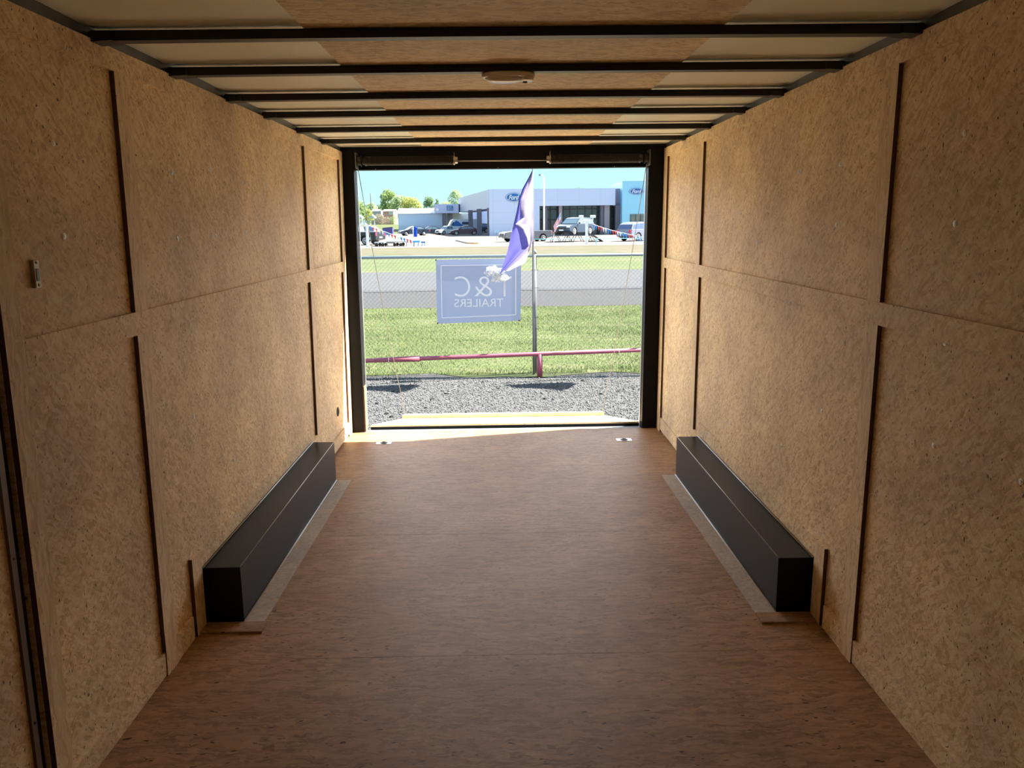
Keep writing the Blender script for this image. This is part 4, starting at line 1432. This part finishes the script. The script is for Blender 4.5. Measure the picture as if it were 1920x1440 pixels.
pole('utility_pole', 'tall thin dark utility pole among the far trees at the left', 696.5, 362, 400, 240, .2, plain('dark_wood', (0.10, 0.10, 0.10), rough=.9))
M_lp = plain('white_pole', (0.86, 0.88, 0.92), rough=.45)
pole('street_lamp', 'tall white lot lamp with one arm in front of the dealership', 1020, 332, 436, 100, .11, M_lp, (1010,), 'street lamp')
# small sign post near the dealership wall
t = empty('lot_sign', (X(931, 90), 90, gz(90))); tag(t, 'small pale blue sign on a thin post in front of the dealership wall', 'sign')
m_ = MB().tube([(0, 0, 0), (0, 0, Z(432, 90) - gz(90))], .03, 6); m_.build('post', M_galv_d, t)
m_ = MB().box(-.22, .22, -.02, .02, Z(436, 90) - gz(90), Z(431, 90) - gz(90)); m_.build('panel', plain('pale_blue_sign', (0.40, 0.62, 0.85), rough=.5), t)

# ---------------------------------------------------------------- vehicles
M_tyre = plain('tyre', (0.02, 0.02, 0.022), rough=.8)
M_rim = plain('rim', (0.62, 0.66, 0.70), rough=.35, metal=.4)
M_carglass = plain('car_glass', (0.10, 0.16, 0.22), rough=.08, spec=.9)
M_carglass_b = plain('car_glass_blue', (0.07, 0.11, 0.28), rough=.1, spec=.9)
M_tail = plain('tail_light', (0.75, 0.03, 0.08), rough=.3)
M_head = plain('head_light', (0.85, 0.9, 0.95), rough=.15)
M_trimk = plain('black_trim', (0.03, 0.03, 0.035), rough=.5)


def vehicle(name, label, cat, loc, fwd, paint, kind='suv', scale=1.0, group='vehicles on the dealership lot', glass=None, tail=None, wheels=True):
    glass = glass or M_carglass
    t = empty(name, loc, math.atan2(fwd[1], fwd[0])); t.scale = (scale,) * 3
    tag(t, label, cat, group)
    P = {
        'suv': dict(W=1.88, wx=(-1.42, 1.42), r=.37, belt=1.06,
                    top=[(-2.34, .45), (-2.36, .80), (-2.28, 1.04), (.98, 1.04), (1.55, 1.00), (2.10, .88), (2.33, .70), (2.37, .45)],
                    cab=[(-2.24, 1.03), (-2.02, 1.48), (-1.72, 1.64), (-.6, 1.70), (.12, 1.66), (.42, 1.58), (1.12, 1.03)],
                    win=[[(-2.05, 1.10), (-1.90, 1.44), (-1.15, 1.55), (-1.15, 1.10)], [(-1.08, 1.10), (-1.08, 1.56), (-.22, 1.58), (-.22, 1.08)], [(-.14, 1.08), (-.14, 1.58), (.22, 1.54), (.90, 1.08)]]),
        'sedan': dict(W=1.82, wx=(-1.40, 1.42), r=.33, belt=.93,
                      top=[(-2.38, .40), (-2.40, .78), (-2.30, .95), (-1.6, .98), (.95, .93), (1.6, .86), (2.18, .72), (2.36, .55), (2.36, .38)],
                      cab=[(-1.85, .95), (-1.15, 1.34), (-.7, 1.43), (.05, 1.44), (.35, 1.38), (1.18, .92)],
                      win=[[(-1.45, .99), (-1.02, 1.28), (-.42, 1.36), (-.42, .99)], [(-.34, .99), (-.34, 1.36), (.22, 1.33), (.92, .97)]]),
        'pickup': dict(W=1.98, wx=(-1.80, 1.82), r=.41, belt=1.18,
                       top=[(-2.92, .50), (-2.94, .80), (-2.92, 1.20), (-.72, 1.20), (-.70, 1.16), (1.30, 1.16), (2.3, 1.12), (2.78, 1.02), (2.90, .75), (2.92, .48)],
                       cab=[(-.74, 1.14), (-.62, 1.80), (-.40, 1.90), (.55, 1.90), (.85, 1.80), (1.45, 1.14)],
                       win=[[(-.62, 1.22), (-.54, 1.74), (.10, 1.80), (.10, 1.22)], [(.18, 1.22), (.18, 1.80), (.70, 1.74), (1.22, 1.22)]]),
        'van': dict(W=2.1, wx=(-2.2, 2.1), r=.42, belt=1.4,
                    top=[(-3.4, .45), (-3.42, 1.0), (-3.40, 1.45), (2.1, 1.45), (2.7, 1.2), (3.0, .95), (3.05, .45)],
                    cab=[(-3.40, 1.42), (-3.38, 2.65), (-3.2, 2.75), (1.6, 2.75), (2.0, 2.6), (2.65, 1.40)],
                    win=[[(1.1, 1.55), (1.1, 2.2), (1.85, 2.2), (2.25, 1.55)], [(-2.0, 1.75), (-2.0, 2.25), (.1, 2.25), (.1, 1.75)]]),
    }[kind]
    W, r = P['W'], P['r']
    bot = .26 if kind != 'pickup' else .36
    out = list(P['top'])
    # bottom with wheel arches, front to rear
    for wx in sorted(P['wx'], reverse=True):
        R_a = r + .07
        th0 = math.asin(max(-1, min(1, (bot - r) / R_a)))
        for q in np.linspace(th0, math.pi - th0, 11):
            out.append((wx + R_a * math.cos(q), r + R_a * math.sin(q)))
    # body with rounded shoulders: three rings per side
    cxm = sum(p[0] for p in out) / len(out)
    rings = []
    for y_, s in ((-W / 2, .965), (-W / 2 * .93, 1.0), (W / 2 * .93, 1.0), (W / 2, .965)):
        rings.append([(p[0] * s, y_, p[1] if p[1] < .5 else .5 + (p[1] - .5) * (s - .0)) for p in out])
    n_ = len(out); m_ = MB(); vs = [q for rg in rings for q in rg]; fs = [tuple(range(n_)), tuple(range(3 * n_, 4 * n_))[::-1]]
    for k in range(3):
        for i in range(n_): fs.append((k * n_ + i, k * n_ + (i + 1) % n_, (k + 1) * n_ + (i + 1) % n_, (k + 1) * n_ + i))
    m_.add(vs, fs); m_.build('body', paint, t)
    # wheel wells darken the inside
    m_ = MB().box(P['wx'][0] - r - .05, P['wx'][1] + r + .05, -W / 2 * .80, W / 2 * .80, bot - .02, r * 1.9); m_.build('underbody', M_trimk, t)
    belt = P['belt']; hh = max(p[1] for p in P['cab'])
    hw = lambda z: W / 2 * (.955 - .15 * max(0, (z - belt)) / (hh - belt) * (1 if kind != 'van' else .35))
    cab = P['cab']; nc = len(cab); m_ = MB()
    vs = [(p[0], -hw(p[1]), p[1]) for p in cab] + [(p[0], hw(p[1]), p[1]) for p in cab]
    fs = [tuple(range(nc))[::-1], tuple(range(nc, 2 * nc))] + [(i, (i + 1) % nc, nc + (i + 1) % nc, nc + i) for i in range(nc)]
    m_.add(vs, fs); m_.build('cabin', paint, t)
    for w_ in P['win']:
        for s in (-1, 1):
            m_ = MB()
            vs = [(p[0], s * (hw(p[1]) + .004), p[1]) for p in w_] + [(p[0], s * (hw(p[1]) + .010), p[1]) for p in w_]
            k = len(w_)
            m_.add(vs, [tuple(range(k)), tuple(range(k, 2 * k))[::-1]] + [(i, (i + 1) % k, k + (i + 1) % k, k + i) for i in range(k)])
            m_.build('window', glass, t)
    # windscreen and rear glass
    def scr(pa, pb_, nm, off):
        m_ = MB(); a, b_ = .12, .90
        q0 = (pa[0] + (pb_[0] - pa[0]) * a, pa[1] + (pb_[1] - pa[1]) * a); q1 = (pa[0] + (pb_[0] - pa[0]) * b_, pa[1] + (pb_[1] - pa[1]) * b_)
        v_ = []
        for o_ in (.003, .012):
            for (q, s) in ((q0, -1), (q0, 1), (q1, 1), (q1, -1)):
                v_.append((q[0] + off * o_, s * (hw(q[1]) - .09), q[1] + o_ * .8))
        m_.hexa(v_); m_.build(nm, glass, t)
    scr(cab[-1], cab[-2], 'windscreen', 1)
    if kind != 'van': scr(cab[0], cab[1], 'rear_window', -1)
    xf = max(p[0] for p in P['top']); xr_ = min(p[0] for p in P['top'])
    zf = belt - .22
    for s in (-1, 1):
        m_ = MB().box(xf - .42, xf - .06, s * W * .36 - .14, s * W * .36 + .16, zf - .12, zf + .03); m_.build('headlight', M_head, t, bevel=.02)
        m_ = MB().box(xr_ - .015, xr_ + .30, s * W * .42 - .10, s * W * .42 + .115, belt - .34, belt - .06); m_.build('taillight', M_tail, t, bevel=.02)
        m_ = MB().box(P['win'][-1][-1][0] - .22, P['win'][-1][-1][0] - .10, s * (W / 2 + .02), s * (W / 2 + .2), belt + .02, belt + .17); m_.build('mirror', paint, t, bevel=.02)
    m_ = MB().box(xf - .14, xf + .012, -W * .26, W * .26, .52, zf - .06); m_.build('grille', M_trimk, t)
    m_ = MB().box(xf - .02, xf + .03, -.26, .26, .42, .54); m_.build('number_plate', M_wsign, t)
    m_ = MB().box(xr_ - .03, xr_ + .05, -.26, .26, .62, .76); m_.build('number_plate', M_wsign, t)
    if kind == 'pickup':
        m_ = MB().box(-2.80, -.80, -W / 2 * .84, W / 2 * .84, 1.19, 1.215); m_.build('bed_cover', M_trimk, t)
    for wx in P['wx']:
        for s in (-1, 1):
            if not wheels: continue
            c_ = (wx, s * (W / 2 - .22), r)
            m_ = MB().lathe([(0, r * .6), (0, r * .93), (.03, r), (.17, r), (.20, r * .93), (.20, r * .66)], c_, (0, s, 0), 22)
            wh = m_.build('wheel', M_tyre, t)
            m_ = MB().lathe([(.16, r * .66), (.205, r * .66), (.212, r * .58), (.19, r * .5), (.20, r * .15), (.215, r * .12)], c_, (0, s, 0), 20)
            m_.build('rim', M_rim, wh)
            m_ = MB()
            for k in range(5):
                a = 2 * math.pi * k / 5
                m_.tube([(c_[0] + r * .1 * math.cos(a), c_[1] + s * .212, c_[2] + r * .1 * math.sin(a)), (c_[0] + r * .6 * math.cos(a), c_[1] + s * .205, c_[2] + r * .6 * math.sin(a))], .03, 5)
            m_.build('spoke', M_rim, wh)
    return t


def paint(name, c, rough=.25):
    return plain(name, tuple(q * .36 for q in c), rough=.32, var=.04, spec=.45, coat=.12)


def on_lot(u, Y, dz=0.0):
    p = at(u, 440, Y); return (p.x, Y, gz(Y) + .04 + dz)


YK = 82.0
PV = paint('slate_blue_paint', (0.10, 0.15, 0.25))
vehicle('suv', 'dark blue SUV parked up on a steel display rack in front of the showroom', 'car', on_lot(1077.5, 84, .68), (-.62, -.78), PV, 'suv', 1.03)
vehicle('pickup_truck', 'grey pickup truck with a red tail light, partly behind the flag', 'truck', on_lot(985, 86), (-.93, -.36), paint('grey_paint', (0.34, 0.38, 0.46)), 'pickup', .93)
vehicle('suv', 'silver-blue SUV with dark windows at the right edge of the opening', 'car', on_lot(1203, 84), (.80, .60), paint('silver_blue_paint', (0.52, 0.58, 0.85)), 'suv', 1.12, glass=M_carglass_b)
vehicle('sedan', 'dark blue sedan parked in front of the white shed', 'car', on_lot(776, 126), (-.93, -.36), paint('navy_paint', (0.07, 0.10, 0.19)), 'sedan', .98)
vehicle('sedan', 'low dark car behind the blue feather banner, by the shed wall', 'car', on_lot(806, 132), (-.98, -.2), paint('teal_paint', (0.08, 0.14, 0.22)), 'sedan', .9)
vehicle('pickup_truck', 'white pickup truck between the shed and the large white van', 'truck', on_lot(841, 130), (-.80, -.6), paint('white_paint', (1.6, 1.8, 1.95)), 'pickup', .72)
vn = vehicle('camper_van', 'large white van with a blue flash behind the maroon car', 'van', on_lot(866, 138), (-.97, -.24), paint('van_white', (1.7, 1.85, 2.1)), 'van', .88, glass=paint('van_stripe', (0.10, 0.14, 0.30)))
m_ = MB().prism([(1.9, 1.5), (1.3, 2.55), (.8, 2.3), (.1, 1.7), (-.6, 1.45)], 'y', 1.025, 1.04); q = m_.build('side_stripe', M_blue, vn); q['label'] = 'dark blue flash on the van side'
for yy_ in (-1.04,):
    m_ = MB().prism([(1.05, 1.5), (.9, 2.5), (.5, 2.3), (-.3, 1.7), (-1.0, 1.45)], 'y', -1.045, -1.02); q = m_.build('side_stripe', M_blue, vn); q['label'] = 'dark blue flash on the van side'
vehicle('suv', 'maroon SUV parked in front of the large white van', 'car', on_lot(872, 124), (-.99, -.12), paint('maroon_paint', (0.20, 0.10, 0.16)), 'sedan', .95)
vehicle('suv', 'dark blue car standing under the side canopy behind the columns', 'car', on_lot(895, 149), (-.80, -.60), paint('deep_blue_paint', (0.08, 0.11, 0.17)), 'suv', 1.0)
vehicle('pickup_truck', 'black pickup truck with a bright red tail light at the left edge of the opening', 'truck', on_lot(663, YK), (-.93, .36), paint('black_paint', (0.03, 0.05, 0.07)), 'pickup', 1.04)
vehicle('suv', 'pale blue car behind the black pickup at the left edge', 'car', on_lot(679, 108), (-.96, .25), paint('pale_blue_paint', (0.8, 1.1, 1.5)), 'suv', .95)

# blue dumpster
Yd = 128; p = on_lot(728, Yd)
t = empty('dumpster', p); tag(t, 'dark blue dumpster on the grass edge left of the shed', 'dumpster')
wd = (X(737, Yd) - X(718.5, Yd)); 
m_ = MB().prism([(-wd / 2, .15), (wd / 2, .15), (wd / 2, 1.25), (-wd / 2, 1.15)], 'y', -.7, .7); m_.build('bin', plain('dumpster_blue', (0.06, 0.06, 0.26), rough=.6), t)
m_ = MB().hexa([(-wd / 2 - .05, -.75, 1.14), (wd / 2 + .05, -.75, 1.24), (wd / 2 + .05, .75, 1.24), (-wd / 2 - .05, .75, 1.14), (-wd / 2, -.7, 1.22), (wd / 2, -.7, 1.34), (wd / 2, .7, 1.34), (-wd / 2, .7, 1.22)])
m_.build('lid', M_trimk, t)
for s in (-1, 1):
    m_ = MB().tube([(s * wd * .4, -.4, .08), (s * wd * .4, .4, .08)], .08, 8); m_.build('wheel', M_tyre, t)

# steel display rack under the blue SUV
YQ = 83.0
t = empty('display_rack', on_lot(1077, YQ)); tag(t, 'low dark steel display rack carrying the blue SUV', 'rack')
xa, xb = X(1034, YQ) - t.location.x, X(1112, YQ) - t.location.x
M_rack = plain('rack_steel', (0.05, 0.07, 0.10), rough=.5)
for y_ in (-1.0, 1.6):
    m_ = MB().box(xa, xb, y_ - .22, y_ + .22, .60, .67); m_.build('track', M_rack, t)
k = 0
for u in (1036, 1048, 1060, 1068, 1076, 1090, 1104, 1111):
    x_ = X(u, YQ) - t.location.x; k += 1
    for y_ in (-1.0, 1.6):
        m_ = MB().tube([(x_ - (.18 if k % 2 else -.18), y_, 0), (x_ + (.18 if k % 2 else -.18), y_, .62)], .035, 6); m_.build('leg', M_rack, t)
m_ = MB().tube([(xa, -1.0, .08), (xb, -1.0, .08)], .03, 6); m_.build('brace', M_rack, t)
x2 = X(1129, YQ) - t.location.x
m_ = MB().hexa([(xb, -1.2, .6), (x2, -1.2, .0), (x2, 1.8, .0), (xb, 1.8, .6), (xb, -1.2, .66), (x2, -1.2, .05), (x2, 1.8, .05), (xb, 1.8, .66)])
m_.build('drive_ramp', M_rack, t)

# floodlight post with two heads
Yp = 76.0
t = empty('floodlight_post', on_lot(1100, Yp)); tag(t, 'white floodlight post with two square lamp heads in front of the blue SUV', 'floodlight')
zt_ = Z(414, Yp, 1100) - t.location.z
m_ = MB().box(-.12, .12, -.12, .12, 0, zt_); m_.build('post', M_lp, t, bevel=.02)
xa, xb = X(1089.5, Yp) - t.location.x, X(1111.5, Yp) - t.location.x
m_ = MB().box(xa, xb, -.05, .05, zt_ - .12, zt_); m_.build('crossbar', M_lp, t)
for x_, xw_ in ((xa, .20), (xb, .24)):
    m_ = MB().box(x_ - .04, x_ + .04, -.04, .04, zt_, zt_ + .30); hd = m_.build('stem', M_lp, t)
    m_ = MB().box(x_ - xw_, x_ + xw_, -.12, .14, zt_ + .26, zt_ + .50); q = m_.build('lamp_head', M_lp, t, bevel=.02)
m_ = MB().box(xa - .1, .0, -.16, -.13, zt_ - .52, zt_ - .2); 
# left post
Yp2 = 76.0
t = empty('banner_post', on_lot(688.5, Yp2)); tag(t, 'white lot post holding the left pennant string beside the black pickup', 'post')
zt2 = Z(421, Yp2, 688) - t.location.z
m_ = MB().box(-.11, .11, -.11, .11, 0, zt2); m_.build('post', M_lp, t, bevel=.02)
m_ = MB().box(-.14, .14, -.14, .14, .0, .12); m_.build('foot', M_lp, t)
m_ = MB().box(.11, .30, -.06, .06, .62, .86); m_.build('junction_box', plain('box_blue', (0.35, 0.62, 0.85), rough=.5), t)

# blue feather banner on a white pole
t = empty('feather_banner', on_lot(778, 80)); tag(t, 'upright bright blue feather banner on a white pole in the lot', 'banner')
h_ = Z(425, 80, 778) - t.location.z
m_ = MB().tube([(-.16, 0, 0), (-.16, 0, h_)], .05, 6); m_.build('pole', M_lp, t)
m_ = MB(); vs, fs = [], []
for j in range(9):
    z_ = h_ - (h_ - .75) * j / 8
    for i, x_ in enumerate((-.12, .06, .22)): vs.append((x_, .04 * math.sin(j + i * 1.5), z_))
for j in range(8):
    for i in range(2): fs.append((j * 3 + i, j * 3 + i + 1, j * 3 + i + 4, j * 3 + i + 3))
m_.add(vs, fs); o = m_.build('cloth', cloth_mat('blue_cloth', (0.02, 0.10, 0.55), .3), t, smooth=True); sl = o.modifiers.new('t', 'SOLIDIFY'); sl.thickness = .01

# low trailers parked along the lot edge
M_trl = plain('trailer_rail', (0.30, 0.33, 0.36), rough=.5)
def low_trailer(ua, ub, label, deck_z=.38):
    Yt = 77
    t = empty('flatbed_trailer', on_lot((ua + ub) / 2, Yt)); tag(t, label, 'trailer', 'low trailers at the lot edge')
    L = (X(ub, Yt) - X(ua, Yt)) / 2
    m_ = MB().box(-L, L, -.9, .9, deck_z, deck_z + .09); m_.build('deck', M_trl, t)
    m_ = MB().tube([(L, 0, deck_z), (L + .9, 0, deck_z - .02)], .05, 6); m_.build('tongue', M_trl, t)
    for x_ in (-.2, .35):
        for s in (-1, 1):
            m_ = MB().lathe([(0, .08), (0, .15), (.12, .15), (.12, .08)], (x_, s * 1.0 - .06, .15), (0, 1, 0), 16); m_.build('wheel', M_tyre, t)
    for x_ in (-L + .1, L - .1):
        m_ = MB().box(x_ - .04, x_ + .04, -.85, -.77, 0, deck_z); m_.build('jack', M_trl, t)
low_trailer(703, 722, 'short low flatbed trailer next to the black pickup', .30)
low_trailer(726, 766, 'long low flatbed trailer in the middle of the lot edge', .36)
t = empty('trestle', on_lot(785, 76)); tag(t, 'small blue and white trestle beside the blue feather banner', 'trestle')
m_ = MB().box(-.55, .1, -.15, .15, .36, .5); m_.build('top_bar', plain('bright_blue', (0.05, 0.40, 0.85), rough=.5), t)
for x_ in (-.5, -.1, .25, .48):
    for s in (-1, 1):
        m_ = MB().tube([(x_, s * .2, 0), (x_ + .1, 0, .42)], .025, 5); m_.build('leg', M_blue, t)
m_ = MB().box(.2, .55, -.03, .03, .28, .42); m_.build('rear_bar', M_blue, t)

# kerb island
m_ = MB(); Yi = 78
pts = [(at(857, 449, 90)), (at(880, 454, 80))]
pa = Vector((X(857, 92), 92, gz(92) + .04)); pb_ = Vector((X(880, 81), 81, gz(81) + .04)); pc_ = Vector((X(900, 80), 80, gz(80) + .04))
def kerb(p, q, w=.22, h=.14):
    d_ = (q - p).normalized(); n_v = Vector((-d_.y, d_.x, 0)) * w
    return [p - n_v, q - n_v, q + n_v, p + n_v, p - n_v + Vector((0, 0, h)), q - n_v + Vector((0, 0, h)), q + n_v + Vector((0, 0, h)), p + n_v + Vector((0, 0, h))]
t = empty('kerb_island', pb_); tag(t, 'low bent parking kerb with orange and yellow end on the open lot', 'kerb')
m_ = MB().hexa([q - pb_ for q in kerb(pa, pb_)]); m_.build('kerb', plain('kerb_grey', (0.34, 0.30, 0.26), rough=.8), t)
m_ = MB().hexa([q - pb_ for q in kerb(pb_, pb_.lerp(pc_, .6), .25)]); m_.build('kerb', plain('kerb_orange', (0.75, 0.38, 0.16), rough=.8), t)
m_ = MB().hexa([q - pb_ for q in kerb(pb_.lerp(pc_, .6), pc_, .25)]); m_.build('kerb', plain('kerb_yellow', (0.80, 0.62, 0.22), rough=.8), t)

# pennant strings
PC = [plain('pennant_blue', (0.03, 0.25, 0.72), rough=.6), plain('pennant_red', (0.70, 0.09, 0.10), rough=.6), plain('pennant_white', (0.80, 0.80, 0.80), rough=.6)]
PN = ['blue', 'red', 'white']
def pennants(label, pa, pb_, n, sag, seq, Y, h=.42):
    base = at(pa[0], pa[1], Y); t = empty('pennant_string', base); tag(t, label, 'pennants', 'pennant strings over the lot edge')
    P_ = []
    for k in range(n + 1):
        q = k / n; u = pa[0] + (pb_[0] - pa[0]) * q; v = pa[1] + (pb_[1] - pa[1]) * q + sag * math.sin(math.pi * q)
        P_.append(at(u, v, Y) - base)
    m_ = MB().tube(P_, .012, 4); m_.build('cord', M_lp, t)
    for k in range(n):
        a, c = P_[k], P_[k + 1]; a2 = a.lerp(c, .06); c2 = a.lerp(c, .92); tip = (a + c) / 2 + Vector((.05, .08, -h))
        ci = seq[k % len(seq)]
        m_ = MB(); d_ = Vector((0, .006, 0))
        m_.add([a2, c2, tip, a2 + d_, c2 + d_, tip + d_], [(0, 1, 2), (5, 4, 3), (0, 3, 4, 1), (1, 4, 5, 2), (2, 5, 3, 0)])
        q = m_.build('pennant', PC[ci], t); q['label'] = PN[ci] + ' pennant'
pennants('string of blue, red and white pennants sloping down from the left white post', (685, 420), (778, 452), 16, 2.0, [0, 0, 1, 1, 2, 2, 0, 0, 1, 1, 2, 0, 0, 1, 1, 2], 76)
pennants('string of pennants sloping right from the floodlight post to the silver-blue SUV', (1111, 420), (1165, 436), 12, 1.0, [0, 0, 1, 1, 2, 2, 0, 0, 1, 1, 2, 2], 76, .45)
pennants('string of pennants hanging across the side of the silver-blue SUV', (1166, 436), (1216, 446), 9, 1.0, [0, 0, 1, 1, 2, 0, 0, 1, 1], 76, .55)
m_ = MB().tube([at(1000, 448.5, 74.6), at(1225, 446.5, 74.6)], .03, 5)
m_.tube([at(1118, 447.5, 74.6), Vector((X(1118, 74.6), 74.6, gz(74.6)))], .05, 5)
o = m_.build('cable_barrier', plain('teal_cable', (0.20, 0.50, 0.62), rough=.5)); tag(o, 'low blue-green cable barrier along the lot edge', 'barrier')

# small US flag leaning by the blue SUV
Yu = 78.0
b0_ = at(1038.5, 436, Yu); gdz = gz(Yu) + .05 - b0_.z; t = empty('small_flag', b0_); tag(t, 'small stars and stripes flag on a leaning stick in front of the blue SUV', 'flag')
tp_ = at(1051, 399, Yu) - b0_
m_ = MB().tube([(0, 0, gdz), (0, 0, 0), tp_], .025, 6); m_.build('stick', M_lp, t)
m_ = MB(); 
N1, N2 = 8, 13
A_ = at(1050.5, 399, Yu) - b0_; B_ = at(1051, 412, Yu) - b0_; C_ = at(1037.5, 424, Yu) - b0_; D_ = at(1041, 436, Yu) - b0_
mats = [plain('flag_red', (0.75, 0.12, 0.22), rough=.7), plain('flag_white', (0.85, 0.85, 0.88), rough=.7), plain('flag_blue', (0.16, 0.20, 0.50), rough=.7)]
grid = [[(A_.lerp(B_, j / N2)).lerp(C_.lerp(D_, j / N2), i / N1) + Vector((0, .05 * math.sin(i * 1.3 + j * .3) - .03, 0)) for j in range(N2 + 1)] for i in range(N1 + 1)]
for i in range(N1):
    for j in range(N2):
        m_.cur = 2 if (i < 3 and j < 7) else (j % 2)
        m_.add([grid[i][j], grid[i + 1][j], grid[i + 1][j + 1], grid[i][j + 1]], [(0, 1, 2, 3)])
o = m_.build('cloth', mats, t); sl = o.modifiers.new('t', 'SOLIDIFY'); sl.thickness = .01
